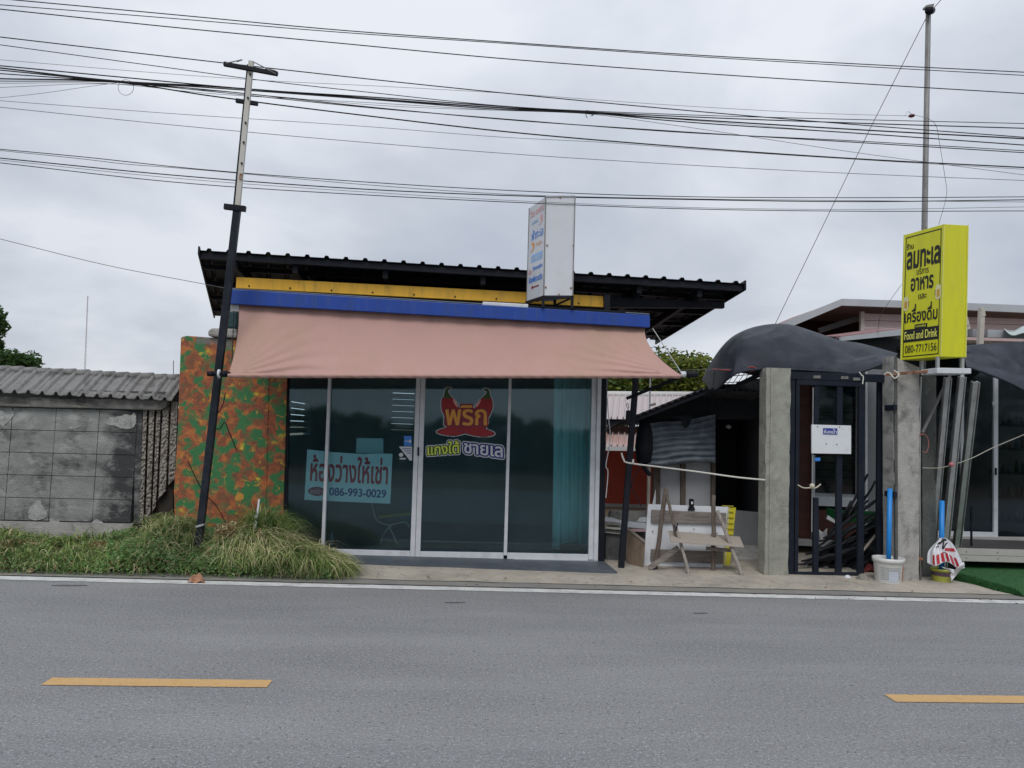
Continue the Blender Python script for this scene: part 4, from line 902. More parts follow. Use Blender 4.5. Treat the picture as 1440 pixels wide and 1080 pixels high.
part('name_tab', yf.quad((.34, .233, .66, .268), .003), black_pr, ys); part('tab_lettering', yf.text('Lomtalay', (.37, .238, .63, .264), .005, .01, 24), yel_pr, ys)
part('black_band', yf.quad((.06, .135, .94, .236), .0026), black_pr, ys); part('band_lettering', yf.text('Food and Drink', (.09, .155, .91, .218), .005, .018, 36), M('band_yellow', (.75, .75, .15), .5), ys)
yt('080-7717156', (.11, .05, .90, .11), .008)
beer = M('beer_amber', (.55, .30, .03), .5)
for (u, v, fl) in ((.04, .395, 1), (.85, .445, -1)):
    part('mug_glass', yf.rects(fill(uni([smooth_poly([(0, 0), (4, 0), (4.4, 8), (4, 10.5), (1, 11), (0, 9)])]), 0, 20), (0, 0, 4.4, 11), (u, v, u+.12, v+.10), .003), M('mug_cream', (.62, .60, .35), .5), ys)
    part('mug_beer', yf.rects(fill([[(0, 0), (4, 0), (4, 7), (0, 7)]], 0, 4), (0, 0, 4, 7), (u+.025, v+.01, u+.09, v+.065), .0045), beer, ys)
    part('mug_handle', yf.quad((u+(.12 if fl > 0 else -.03), v+.025, u+(.14 if fl > 0 else -.01), v+.065), .003), M('mug_line', (.3, .22, .05), .5), ys)
for q, h in ((yl, .12), (zl, .12), (xl_, .12), (dl, .12)): part('leg', MB().bar(q+Vector((-.015, .03, .0)), q+Vector((-.015, .03, -h)), .03), galv, ys)
tz = P(1340, 520, YB_)
part('base_tray', MB().prism([(1318, 525), (1366, 525.5), (1366, 518), (1318, 517)], YB_-.02, .3), alu, ys, bevel=.006)
br_ = thing('rusty_bracket', 'rusty welded steel arm tied to the broad post under the yellow sign', 'bracket', P(1280, 525, 8.5))
part('arm', MB().bar(P(1246, 527, 8.62), P(1318, 521, 8.25), .035), rust, br_, bevel=.004); part('arm', MB().bar(P(1318, 523, 8.16), P(1363, 524, 8.16), .022), rust, br_)
part('pale_wrap', MB().tube(catmull([P(1243, 527, 8.55), P(1250, 524, 8.5), P(1258, 532, 8.45), P(1264, 526, 8.45), P(1257, 521, 8.5)]), .009, 6), M('pale_tape', (.55, .52, .45), .8), br_, smooth=True)
# leaning steel channels
prop = [((1333, 531), (1308, 806), 6.5, 9.25, 'galvanised channel nearest the dark pillar, leaning under the sign tray'), ((1353, 530), (1326, 800), 7, 9.1, 'middle galvanised channel leaning under the sign tray'),
        ((1372, 537), (1345, 773), 7.5, 9.44, 'outermost galvanised channel, its foot kicked out most, under the sign tray')]
for a, b, w, Y, lb in prop:
    t = thing('steel_channel', lb, 'steel channel', P(*b, Y), 'channels propping the yellow sign'); YT = 8.4
    wm = w/F*Y
    part('web', MB().bar(P(*a, YT), P(*b, Y), wm*.95, .01), galv, t); part('flange', MB().bar(P(a[0]-w*.5, a[1], YT+.03), P(b[0]-w*.5, b[1], Y+.03), .012, .06), galv_d, t); part('flange', MB().bar(P(a[0]+w*.5, a[1], YT+.03), P(b[0]+w*.5, b[1], Y+.03), .008, .06), galv, t)
db = part('diagonal_brace', MB().bar(P(1336, 528, 8.5), P(1297, 608, 8.62), .025), galv_d); tag(db, 'short diagonal strut from the sign tray to the pipe on the post', 'strut')
# ------------------------------------------------------------------ shade cloth over the gate
shade = M('black_shade_cloth', (.021, .025, .038), .55, .3, 2.2, .5, 60, spec=.3, dirt=(.06, .068, .088), damt=.6, dscale=2.5, stretch=(1, 1, 2), dirt2=(.012, .014, .02), d2amt=.6, d2scale=4)
sh = thing('shade_cloth', 'dark blue-black shade cloth billowing into a hump over the gate and hut', 'shade cloth', P(1110, 518, 8.85))
crest = [(1006, 520), (1013, 497), (1026, 480), (1048, 464), (1080, 456), (1112, 456.5), (1150, 468), (1180, 478), (1215, 484), (1262, 497)]
hem = [(1003, 548), (1011, 545), (1022, 534), (1040, 523), (1075, 518.5), (1112, 519.5), (1150, 521.5), (1180, 523), (1206, 524.5), (1258, 505)]
def samp(a, t):
    t = t*(len(a)-1); i = min(int(t), len(a)-2); f = t-i
    p0, p1, p2, p3 = a[max(i-1, 0)], a[i], a[i+1], a[min(i+2, len(a)-1)]
    return tuple(.5*((2*b)+(c-a_)*f+(2*a_-5*b+4*c-d_)*f*f+(3*b-a_-3*c+d_)*f**3) for a_, b, c, d_ in zip(p0, p1, p2, p3))
def shf(u, v):
    h = samp(hem, u); c = samp(crest, u)
    if v <= .5:
        w = v*2; yh_ = 8.85+(.9*max(0, 1-u/.30)**1.5); Y = yh_+(10.0-yh_)*(w**1.6)
        k = math.sin(w*math.pi/2)
        px, py = h[0]+(c[0]-h[0])*k, h[1]+(c[1]-h[1])*k
        q = P(px, py, Y)
        s = w*(1-w)*4
        q += Vector((0, 1, 0))*(.05*s*mnoise.noise(Vector((u*6, w*2, 1)))) + Vector((0, -.6, .8))*(s*(.022*mnoise.noise(Vector((u*10+w*2, w*3, 4)))+.018*(1-abs(mnoise.noise(Vector((u*9-w*3, w*2.5+u*4, 8))))*4)*(.4+mnoise.noise(Vector((u*4, w*2, 1))))+.006*abs(mnoise.noise(Vector((u*26+w*9, w*8, 2))))))
        return q
    w = (v-.5)*2; a = P(c[0], c[1], 10.0)
    k = min(1, (u*3.2)**2); return a+Vector((0, (.12+1.5*k)*w, -.55*w*w))
part('cloth', MB().grid(shf, 160, 80), shade, sh, smooth=True)
part('rolled_hem', MB().tube([P(*samp(hem, .12+.88*t/40), 8.85+.9*max(0, 1-(.12+.88*t/40)/.30)**1.5) for t in range(41)], .016, 7), shade, sh, smooth=True)
# underside netting seen through the open end of the hump
net = M('torn_netting', (.09, .10, .11), .8, .3, 12)
for k in range(9):
    x = 1020+k*7; part('net_cord', MB().tube([P(x, 545-k*.3, 9.6), P(x+16, 520, 9.3)], .005, 4), net, sh)
for k in range(3): part('net_cord', MB().tube([P(1012, 548-9*k, 9.5), P(1078, 543-9*k, 9.3)], .005, 4), net, sh)
part('support_bar', MB().bar(P(1022, 549, 9.4), P(1076, 523, 9.0), .05), blackst, sh)
part('red_tie', MB().tube(catmull([P(1002, 519, 9.0), P(1040, 521, 8.9), P(1056, 516, 8.85), P(1064, 519, 8.85), P(1056, 522, 8.85)]), .008, 6), M('red_cord', (.30, .05, .05), .8), sh)
rl = part('thin_line', MB().tube([P(938, 521, 8.3), P(1012, 519, 8.9), P(1060, 520, 8.9)], .003, 4), cabm2); tag(rl, 'thin line strung level from the awning end to the shade cloth', 'line')
# right shade cloth
s2_ = thing('hanging_shade_cloth', 'second dark shade cloth sagging in a triangle beyond the yellow sign', 'shade cloth', P(1400, 520, 9.3))
def s2f(u, v):
    t_ = ((1350, 486), (1500, 476)); b_ = ((1360, 517), (1500, 580))
    px = t_[0][0]+(t_[1][0]-t_[0][0])*u; pt = t_[0][1]+(t_[1][1]-t_[0][1])*u; bx = b_[0][0]+(b_[1][0]-b_[0][0])*u; pb_ = b_[0][1]+(b_[1][1]-b_[0][1])*u**1.25
    q = P(bx+(px-bx)*v, pb_+(pt-pb_)*v, 9.0+.9*v)
    q.y += .035*(1-abs(mnoise.noise(Vector((u*5+v*2.5, v*2-u*4, 7))))*3)*math.sin(v*math.pi)+.03*mnoise.noise(Vector((u*12, v*4, 7))); return q
part('cloth', MB().grid(s2f, 100, 50), shade, s2_, smooth=True, solid=.004)
part('hem_rope', MB().tube([s2f(t/20, 0) for t in range(21)], .014, 6), shade, s2_)

# ------------------------------------------------------------------ building behind the gate (brown siding, white window frames) and its gable
HB = 10.9
brown = M('brown_siding', (.085, .028, .022), .7, .2, 3, .1, 30, stretch=(.5, 1, 4), dirt=(.05, .022, .02), damt=.5, dscale=2)
pinkw = M('pinkish_siding', (.60, .44, .43), .75, .06, 2, .1, 30, dirt=(.50, .37, .36), damt=.4, dscale=2)
fasm = M('pale_fascia', (.42, .44, .47), .55, .06, 2, 0, dirt=(.33, .34, .35), damt=.4, dscale=3)
greyw = M('grey_wall_panel', (.19, .20, .215), .75, .12, 2, .1, 20)
hb = thing('gabled_house', 'pinkish gabled house with pale fascia and brown siding behind the gate and shade cloths', 'house', P(1230, 760, HB))
for k in range(14):
    y1 = 762-16.5*k; part('siding_board', MB().prism([(1116, y1), (1146, y1+.8), (1146, y1-15.8), (1116, y1-16.4)], HB, .03), brown, hb)
for k in range(3):
    y1 = 757-13.5*k; part('siding_board', MB().prism([(1146, y1), (1216, y1+1.4), (1216, y1-12), (1146, y1-13.3)], HB, .03), brown, hb)
part('base_trim', MB().prism([(1116, 767), (1216, 771), (1216, 762), (1116, 757)], HB-.02, .04), M('dirty_white_trim', (.40, .39, .38), .6, .15, 6), hb)
wnf = part('window_frame', MB().prism([(1146, 711), (1216, 714), (1216, 700), (1146, 698)], HB-.04, .08), alu, hb)
part('frame_member', MB().prism([(1142.5, 757), (1145.5, 757), (1147, 530), (1144, 530)], HB-.05, .06), alu, wnf); part('frame_member', MB().prism([(1205.5, 700), (1208, 700), (1209, 530), (1206.5, 530)], HB-.05, .06), alu, wnf)
part('frame_member', MB().prism([(1146, 693), (1208, 696), (1208, 700), (1146, 698)], HB-.02, .06), M('sash', (.3, .32, .34), .5), wnf)
for x in (1146, 1177): part('window_pane', MB().prism([(x, 697), (x+30, 698), (x+31, 530), (x+1, 530)], HB+.02, .006), glassmat('house_glass', (.35, .45, .48), 1.5, .06), hb)
slm = M('inner_louvre', (.30, .38, .40), .5, .1, 4)
for k in range(16): y1 = 690-10.2*k; part('inner_slat', MB().prism([(1147, y1), (1205, y1+1.5), (1205, y1-6.8), (1147, y1-8)], HB+.10, .01), slm, hb)
part('wall_panel', MB().prism([(1209, 771), (1243, 773), (1243, 520), (1209, 518)], HB-.03, .08), greyw, hb); part('panel_batten', MB().prism([(1217, 771), (1220, 771), (1220, 520), (1217, 520)], HB-.05, .03), alu, hb)
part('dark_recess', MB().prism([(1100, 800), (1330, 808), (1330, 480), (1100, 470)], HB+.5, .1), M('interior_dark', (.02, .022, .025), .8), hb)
# gable above
GB = 12.4
gwall = MB()
for k in range(6):
    t0, t1 = k/6, (k+1)/6-.012
    q = [(1216, 500+ (440-500)*t0), (1500, 500+(450-500)*t0), (1500, 500+(450-500)*t1), (1216, 500+(440-500)*t1)]
    part('gable_board', MB().prism(q, GB+.3, .04), pinkw, hb)
part('corner_board', MB().prism([(1210, 500), (1216, 500), (1216, 438), (1211, 438)], GB+.25, .06), M('cream_trim', (.5, .44, .40), .7, .1, 4), hb)
part('gable_shade_wall', MB().prism([(1060, 510), (1211, 500), (1214, 431), (1184, 424), (1075, 470)], GB+1.85, .05), brown, hb)
soff = M('pink_soffit', (.28, .16, .16), .7, .08, 2)
def pr4(name, pts, mat, th=.06): part(name, MB().hexa([p for p in pts], [p+Vector((0, 0, th)) for p in pts]), mat, hb)
apex, lowl, rr_ = P(1184, 420, GB), P(1085, 461, GB), P(1560, 438, GB)
part('gable_fascia', MB().prism([(1085, 471), (1184, 429.5), (1184, 420), (1085, 460)], GB, .04), fasm, hb)
part('gable_fascia', MB().prism([(1184, 429.5), (1270, 432.5), (1360, 436), (1560, 445), (1560, 434), (1360, 426), (1266, 422.5), (1184, 420)], GB, .04), fasm, hb)
a = P(1085, 468, GB); b = P(1184, 427, GB); c = P(1560, 442, GB)
dd = Vector((0, 1.9, -.02))
pr4('roof_panel', [a+Vector((0, .05, 0)), b+Vector((0, .05, 0)), b+dd, a+dd], soff); pr4('roof_panel', [b+Vector((0, .05, 0)), c+Vector((0, .05, 0)), c+dd, b+dd], soff)
part('soffit_beam', MB().bar(P(1152, 465, GB+1.2), P(1212, 446, GB+1.2), .10, .05), fasm, hb)
# lower lean-to roof with pale fascia
part('leanto_fascia', MB().prism([(1182, 479.5), (1266, 471.5), (1275, 471), (1275, 461), (1266, 462.5), (1182, 474)], 11.2, .05), fasm, hb)
part('leanto_fascia', MB().prism([(1357, 473), (1500, 478), (1500, 467), (1357, 462.5)], 10.6, .05), fasm, hb)
pr4('leanto_roof', [P(1182, 476, 11.25), P(1275, 464, 11.25), P(1275, 464, 11.25)+Vector((0, 1.1, .1)), P(1182, 476, 11.25)+Vector((0, 1.1, .1))], soff, .04)
part('leanto_soffit', MB().prism([(1240, 500), (1275, 500), (1275, 471), (1212, 476)], 11.6, .04), M('dark_soffit', (.03, .03, .035), .8), hb)
for (x0, x1) in ((1363, 1368), (1384, 1389)): part('fascia_strap', MB().prism([(x0, 473), (x1, 473), (x1, 462.5), (x0, 462)], 10.57, .02), galv_d, hb)
wbm = M('bleached_wood', (.50, .46, .41), .8, .12, 5, .2, 30)
for (x0, y0, x1, y1, w) in ((1361, 463, 1357, 446, 5), (1378, 487, 1380.5, 433, 6.5)):
    t = thing('timber_stub', 'bleached timber stub on the lean-to roof, %s' % ('the taller one clear of the yellow sign' if x0 > 1370 else 'shorter one touching the yellow sign'), 'timber', P(x0, y0, 10.4))
    part('upright', MB().bar(P(x0, y0, 10.4), P(x1, y1, 10.4), w*.01), wbm, t); part('face_board', MB().prism([(x1+1, y1+12), (x1+6, y1+11), (x1+3.5, y1), (x1-.5, y1+1)], 10.36, .03), wbm, t)
cs = thing('corrugated_offcut', 'curled translucent roofing sheet at the end of the lean-to roof', 'roof sheet', P(1425, 470, 10.2))
part('sheet', MB().grid(lambda u, v: P(1412+90*u, 462+20*(1-v)*u**.6+4*math.sin(u*14), 10.2+.5*v), 24, 4), M('milky_sheet', (.40, .47, .45), .4, .1, 5), cs, smooth=True, solid=.005)
part('joist', MB().prism([(1357, 486), (1500, 492), (1500, 482), (1357, 478)], 10.9, .06), wood_d, hb)
pr4('shop_ceiling', [P(1300, 486, 10.7), P(1520, 492, 10.7), P(1520, 492, 10.7)+Vector((0, 3.5, 0)), P(1300, 486, 10.7)+Vector((0, 3.5, 0))], M('ceiling_dark', (.05, .045, .04), .8), .05)

# ------------------------------------------------------------------ restaurant glass front, deck, turf
RY = 10.4
rf_ = thing('restaurant_front', 'dark glazed restaurant front with white aluminium sliding doors above a pale deck', 'shopfront', P(1380, 760, RY))
def ra_(name, q, Y=RY, d=.05, m_=alu): return part(name, MB().prism(q, Y, d), m_, rf_, bevel=.003)
ra_('door_stile', [(1397.5, 756), (1403.5, 756), (1404, 500), (1398.5, 500)]); ra_('door_stile', [(1351, 752), (1355.5, 752), (1356, 500), (1351.5, 500)], RY+.01)
ra_('bottom_rail', [(1318, 753), (1398, 755.5), (1398, 748.5), (1318, 746.5)], RY+.005); ra_('sill', [(1318, 763), (1520, 768), (1520, 757), (1318, 754)], RY-.03, .1, M('cream_sill', (.36, .35, .33), .6, .1, 5))
rg = glassmat('restaurant_glass', (.45, .5, .52), 1.5, .06, (.7, .8, .9))
for q in ([(1318, 749), (1352, 750), (1352, 500), (1318, 500)], [(1355, 750), (1398, 751), (1399, 500), (1356, 500)], [(1403, 757), (1520, 760), (1520, 495), (1404, 495)]): part('glass_pane', MB().prism(q, RY+.03, .006), rg, rf_)
part('lock', MB().prism([(1399.5, 668), (1402, 668), (1402, 658), (1399.5, 658)], RY-.01, .02), blackst, rf_); part('knob', MB().prism([(1396.5, 570), (1401, 570), (1401, 565), (1396.5, 565)], RY-.02, .02), alu, rf_)
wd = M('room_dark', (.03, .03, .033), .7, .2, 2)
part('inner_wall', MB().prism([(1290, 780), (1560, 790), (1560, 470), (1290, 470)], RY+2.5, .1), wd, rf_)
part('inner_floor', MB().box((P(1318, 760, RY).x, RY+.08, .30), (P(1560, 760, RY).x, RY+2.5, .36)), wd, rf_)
# stock on the restaurant shelves
pal = [M('bottle_%s' % n, c, .3, .1, 5, spec=.6) for n, c in (('amber', (.16, .08, .02)), ('green', (.03, .09, .04)), ('clear', (.20, .24, .24)), ('red', (.18, .03, .02)))]
for r in range(5):
    y = 735-34*r
    shf_ = thing('display_shelf', ['lowest', 'second lowest', 'middle', 'second highest', 'highest'][r]+' shelf of bottles inside the restaurant window', 'shelf', P(1424, y, RY+.5))
    part('board', MB().prism([(1407, y), (1520, y+3), (1520, y), (1407, y-3)], RY+.4, .25), wd, shf_)
    for k in range(9):
        x = 1411+9*k+rnd.uniform(-1.5, 1.5); h = rnd.uniform(.10, .20); c0 = P(x, y-3, RY+.5); r_ = rnd.uniform(.022, .034)
        part('bottle', MB().lathe(c0, [(r_, 0), (r_, h*.6), (r_*.4, h*.75), (r_*.4, h)], 8), rnd.choice(pal), shf_, smooth=True)
deck = thing('timber_deck', 'pale-edged low deck in front of the restaurant doors', 'deck', P(1400, 790, 9.35))
dz = P(1400, 774, 9.4)
DX0, DX1 = P(1344, 775, 9.4).x, P(1580, 775, 9.4).x; zt = P(1400, 772.5, 9.4).z
dkm = M('dark_deck_board', (.05, .045, .045), .6, .3, 3, .2, 40, stretch=(.5, 6, 1)); dke = M('pale_deck_edge', (.42, .41, .38), .7, .1, 4, .1, 30, dirt=(.3, .29, .27), damt=.5, dscale=4)
for k in range(6): part('deck_board', MB().box((DX0, 9.42+.16*k, zt-.03), (DX1, 9.57+.16*k, zt)), dkm, deck)
part('edge_board', MB().box((DX0, 9.38, zt-.075), (DX1, 9.41, zt+.005)), dke, deck); part('edge_board', MB().box((DX0, 9.375, zt-.155), (DX1, 9.405, zt-.08)), dke, deck)
for k in range(5):
    for zz_ in (-.035, -.115): X = DX0+.12+.42*k; part('nail', MB().box((X, 9.37, zt+zz_-.005), (X+.012, 9.38, zt+zz_+.005)), rust, deck)
part('deck_beam', MB().box((DX0+.05, 9.9, 0), (DX1, 10.0, zt-.04)), M('underdeck_shade', (.02, .02, .02), .9), deck)  # beam coloured near black for the shade under the deck
stt = part('deck_stake', MB().bar(P(1366, 768, 9.5), P(1366, 712, 9.5), .02), blackst); tag(stt, 'thin black upright bar standing on the dark deck', 'bar')
rop = part('slack_rope', MB().tube(catmull([P(1297, 658, 8.62), P(1320, 658, 8.7), P(1338, 654, 8.7), P(1365, 645, 8.8), P(1400, 628, 8.9), P(1460, 603, 9.0)]), .0055, 6), M('grey_rope', (.34, .32, .28), .8)); tag(rop, 'thin grey rope rising from the post across the restaurant doors', 'rope')
part('pink_knot', MB().lathe(P(1338, 656, 8.66), [(.01, 0), (.03, .015), (.03, .035), (.01, .05)], 8), M('pink_cord', (.50, .16, .18), .8), rop)
ctr = part('red_twine', MB().tube(catmull([P(1292, 612, 8.55), P(1301, 611, 8.55), P(1306, 622, 8.55), P(1303, 636, 8.55), P(1297, 634, 8.55)]), .004, 5), M('red_twine_m', (.35, .12, .10), .8)); tag(ctr, 'loop of reddish twine tied round the pipe on the post', 'twine')

tpts = [G(1345, 819, .02), G(1372, 824, .02), G(1400, 831, .02), G(1440, 838.5, .02), G(1600, 862, .02)+Vector((5, 0, 0))]
def turf_fn(u, v):
    t = u*4; i = min(int(t), 3); f = t-i; q = tpts[i].lerp(tpts[i+1], f); q.y += .02*mnoise.noise(Vector((u*40, 0, 0)))
    return Vector((q.x, q.y+(10.3-q.y)*v, .062*min(1, .35+v*14)+.004*mnoise.noise(Vector((q.x*6, v*9, 0)))))
tg = MB().grid(turf_fn, 60, 14)
for i in range(9000):
    q = turf_fn(rnd.random(), rnd.random()**2*.6); h = rnd.uniform(.012, .028); a = rnd.uniform(0, 6.28); dx, dy = .004*math.cos(a), .004*math.sin(a)
    tg.add([q+Vector((-dx, -dy, 0)), q+Vector((dx, dy, 0)), q+Vector((rnd.uniform(-.01, .01), rnd.uniform(-.01, .01), h))], [(0, 1, 2)])
o = part('artificial_turf', tg, M('turf_green', (.018, .085, .022), .8, .3, 30, dirt=(.03, .13, .03), damt=.5, dscale=8)); o['kind'] = 'stuff'; o['label'] = 'bright green artificial turf in front of the deck'


# ------------------------------------------------------------------ buckets
def bucket(lbl, px, py, w, hpx, Y, bodym, label_m=None):
    t = thing('bucket', lbl, 'bucket', G(px, py, .02)); base = t.location; s = (base.y/F)
    r = w/2*s*1.02; h = hpx*s
    part('tub', MB().lathe(base, [(r*.88, 0), (r*.90, .01), (r*1.0, h*.8), (r*1.02, h*.82), (r*1.09, h*.83), (r*1.10, h), (r*1.04, h), (r*.96, h*.9), (r*.9, .03)], 28), bodym, t, smooth=True)
    return t, base, r, h
bwm = M('white_bucket_plastic', (.62, .62, .60), .4, .05, 5, 0, dirt=(.45, .42, .38), damt=.35, dscale=9)
bk1, bb, r, h = bucket('white paint bucket with grey print and orange label, blue pipe standing in it', 1249, 819, 39, 36, 8.5, bwm)
def wrap(name, a0, a1, z0, z1, mat, off=1.004, parent=bk1, base=bb, R=r, H=h, n=8):
    def f(u, v):
        z = z0+(z1-z0)*v; rr = R*(.90+.10*(z/(.8)))*off+.002; a = a0+(a1-a0)*u
        return base+Vector((rr*math.cos(a), rr*math.sin(a), H*z))
    return part(name, MB().grid(f, n, 1), mat, parent, smooth=True)
D_ = math.radians
wrap('orange_label', D_(-48), D_(-8), .10, .70, M('orange_label_m', (.65, .16, .03), .5, .1, 20))
for k in range(7): wrap('print_line', D_(-150), D_(-60-rnd.uniform(0, 12)), .62-.075*k, .645-.075*k, M('grey_print', (.30, .31, .34), .6))
wrap('print_block', D_(-118), D_(-78), .10, .52, M('faded_print', (.48, .52, .60), .6), 1.002)
bpm = M('blue_pvc', (.015, .22, .62), .4, .05, 5)
p_ = bb+Vector((.0, 0, 0)); pp = part('blue_pipe', MB().tube([p_+Vector((.0, 0, .02)), P(1251.5, 687, p_.y+.02)], .027, 14), bpm, smooth=True); tag(pp, 'taller blue plastic pipe standing in the white bucket', 'pipe')
bk2, b2, r2, h2 = bucket('lime-yellow pail half covered by a printed plastic bag', 1324, 818.5, 27, 20, 8.7, M('lime_pail', (.40, .42, .06), .5, .15, 8, 0, dirt=(.25, .22, .12), damt=.5, dscale=6))
part('dark_band', MB().lathe(b2+Vector((0, 0, h2*.5)), [(r2*.99, 0), (r2*1.02, h2*.28)], 24), M('pail_band', (.10, .06, .08), .5), bk2)
pp2 = part('blue_pipe', MB().tube([b2+Vector((.0, 0, .02)), P(1324.5, 704, b2.y+.02)], .028, 14), bpm, smooth=True); tag(pp2, 'shorter blue plastic pipe poking out above the striped bag', 'pipe')
bag = thing('plastic_bag', 'crumpled white plastic bag with black script and red stripes over the lime pail', 'bag', P(1334, 800, b2.y-.1))
bagm = M('white_bag_film', (.66, .66, .70), .35, .05, 6, .2, 25, spec=.5)
BYg = b2.y-.16
olL = [(1304, 791), (1305, 777), (1311, 768), (1317, 762), (1321, 756.5)]; olR = [(1357, 797), (1350, 783), (1342, 768), (1336, 761), (1329, 756.5)]
def bagf(u, v):
    L_, R_ = samp(olL, v), samp(olR, v)
    x = L_[0]+(R_[0]-L_[0])*u; y = L_[1]+(R_[1]-L_[1])*u
    a = math.sin(math.pi*u); fold = mnoise.noise(Vector((u*7, v*1.2, 3)))*.05+math.sin(u*17+v*3)*.008
    return P(x, y+ (4*math.sin(u*9)*(1-v) if v < .3 else 0), BYg-.10*a*(1-.55*v)+fold*(1-v*.6)+.09)
part('film', MB().grid(bagf, 60, 30), bagm, bag, smooth=True, solid=.002)
def bagrect(name, polys, mat, off=.006):      # print laid over the bag film; measured in bag u,v
    mb = MB()
    for (u0, v0, u1, v1) in polys: mb.grid(lambda u, v: bagf(u0+(u1-u0)*u, v0+(v1-v0)*v)+Vector((0, -off, 0)), 8, 5)
    return part(name, mb, mat, bag, smooth=True)
for k in range(6): bagrect('red_stripe', [(.12+.135*k, .04, .20+.135*k, .26)], M('stripe_red', (.45, .02, .03), .4) if k == 0 else bpy.data.materials['stripe_red'])
for q in ((.55, .36, .92, .44),): bagrect('red_oval', [q], bpy.data.materials['stripe_red'])
ink = black_pr
def stroke(name, pts, w=.0075):
    pts = catmull([Vector((a, b, 0)) for a, b in pts], 5)
    part(name, MB().tube([bagf(p.x, p.y)+Vector((0, -.008, 0)) for p in pts], w, 5), ink, bag)
stroke('script_stroke', [(.52, .96), (.50, .75), (.46, .50), (.47, .42), (.62, .60), (.72, .66)]); stroke('script_stroke', [(.18, .60), (.22, .72), (.26, .62), (.30, .74)]); stroke('script_stroke', [(.33, .66), (.36, .82), (.40, .70), (.42, .84)])
stroke('script_stroke', [(.60, .84), (.66, .92), (.70, .80), (.78, .90)]); stroke('script_stroke', [(.18, .45), (.24, .52), (.28, .46)], .004)
def tf(u, v): 
    q0 = samp([(1318, 800), (1330, 802), (1341, 806)], u) if False else None
    x = 1320+33*u; yb = 798+10*math.sin(u*2.2); return P(x+2*v, yb-8*v+ (3*u), BYg+.05-.05*math.sin(u*6)*v)
part('flap', MB().grid(lambda u, v: P(1324+18*u, 797+4*u+7*(1-v)*u, BYg-.02+.04*math.sin(u*5+v)), 14, 5), bagm, bag, smooth=True, solid=.002)
part('flap', MB().grid(lambda u, v: P(1338+19*u-2*v, 817-22*u-9*v*(1-u*.4), BYg+.0+.05*math.sin(u*4+v*2)), 14, 5), bagm, bag, smooth=True, solid=.002)
part('dark_opening', MB().prism([(1330, 799), (1341, 807), (1352, 796), (1342, 791)], BYg+.08, .01), M('bag_shadow', (.03, .03, .035), .8), bag)

# ------------------------------------------------------------------ heap behind the gate bars
hp = M('black_tarpaulin', (.016, .018, .022), .5, .3, 4, .3, 20, spec=.25)
tp = thing('bundled_tarpaulin', 'crumpled black tarpaulin heaped behind the gate bars', 'tarpaulin', G(1180, 800, .03))
for k in range(17):
    y0 = 800-rnd.uniform(0, 9)-k*4.2; x0 = 1122+k*4+rnd.uniform(-3, 3); x1 = 1195+rnd.uniform(0, 55); y1 = y0-14-rnd.uniform(5, 52)*(1 if k > 3 else .4); Y = 9.15+.06*rnd.random()+k*.03
    pts = [P(x0+(x1-x0)*t/8, y0+(y1-y0)*(t/8)**1.3+rnd.uniform(-2, 2), Y+.05*math.sin(t+k)) for t in range(9)]
    part('fold', MB().tube(pts, [.008+.016*math.sin(math.pi*min(t+.6, 8)/9)*rnd.uniform(.5, 1.2) for t in range(9)], 7), hp, tp, smooth=True)
part('fold_mass', MB().grid(lambda u, v: P(1118+128*u, 808-(12+78*u**1.2)*v+2*mnoise.noise(Vector((u*8, v*5, 0))), 9.25+.35*v+.16*mnoise.noise(Vector((u*5+v*3, v*4-u*6, 2)))+.05*math.sin((v*9-u*7)*2.2)), 70, 40), hp, tp, smooth=True)
gc = thing('green_crate', 'green plastic crate lying on the tarpaulin behind the gate', 'crate', P(1200, 735, 9.8))
gcm = M('green_plastic', (.02, .16, .05), .45, .1, 6)
part('side_panel', MB().prism([(1183, 736), (1236, 731), (1236, 722), (1183, 721)], 9.75, .02), gcm, gc, bevel=.004); part('rim', MB().prism([(1182, 722), (1238, 723), (1238, 719.5), (1182, 718)], 9.73, .05), gcm, gc); part('end_panel', MB().prism([(1183, 736), (1186, 736), (1186, 719), (1183, 719)], 9.77, .4), gcm, gc)
wc = part('white_packet', MB().prism([(1163, 730), (1176, 737), (1177, 733), (1165, 725)], 9.5, .03), whitebd, bevel=.003); tag(wc, 'white packet with its end raised, lying left of the green crate', 'packet')
wcl = part('pale_cloth', MB().grid(lambda u, v: P(1152+11*u, 763-18*v+3*math.sin(u*4), 9.7+.03*math.sin(u*9+v*4)), 10, 8), whitebd, smooth=True, solid=.01); tag(wcl, 'pale cloth bundle seen between the two lower gate bars', 'cloth')
wp = part('leaning_stick', MB().bar(P(1213, 775, 9.1), P(1237, 745, 9.2), .02), wood_p); tag(wp, 'pale stick lying across the tarpaulin near the white bucket', 'stick')
wh = part('hose', MB().tube(catmull([P(1192, 722, 9.6), P(1197, 715, 9.55), P(1204, 712, 9.55), P(1208, 709, 9.6)]), .008, 6), blackst, smooth=True); tag(wh, 'thin black hose curling on the green crate', 'hose')
ws = part('white_cable', MB().tube(catmull([P(1237, 680, 9.4), P(1235, 700, 9.4), P(1237, 722, 9.4)]), .006, 6), alu); tag(ws, 'white cable dangling beside the grey wall panel behind the gate', 'cable')
rc = part('red_cloth', MB().grid(lambda u, v: G(1215+16*u, 806-8*v, .03)+Vector((0, 0, .09*math.sin(math.pi*u)*(.4+.6*v)+.03*mnoise.noise(Vector((u*5, v*5, 3))))), 12, 10), M('red_fabric', (.14, .02, .02), .9, .2, 8), smooth=True, solid=.01); tag(rc, 'dark red cloth crumpled on the ground beside the white bucket', 'cloth')
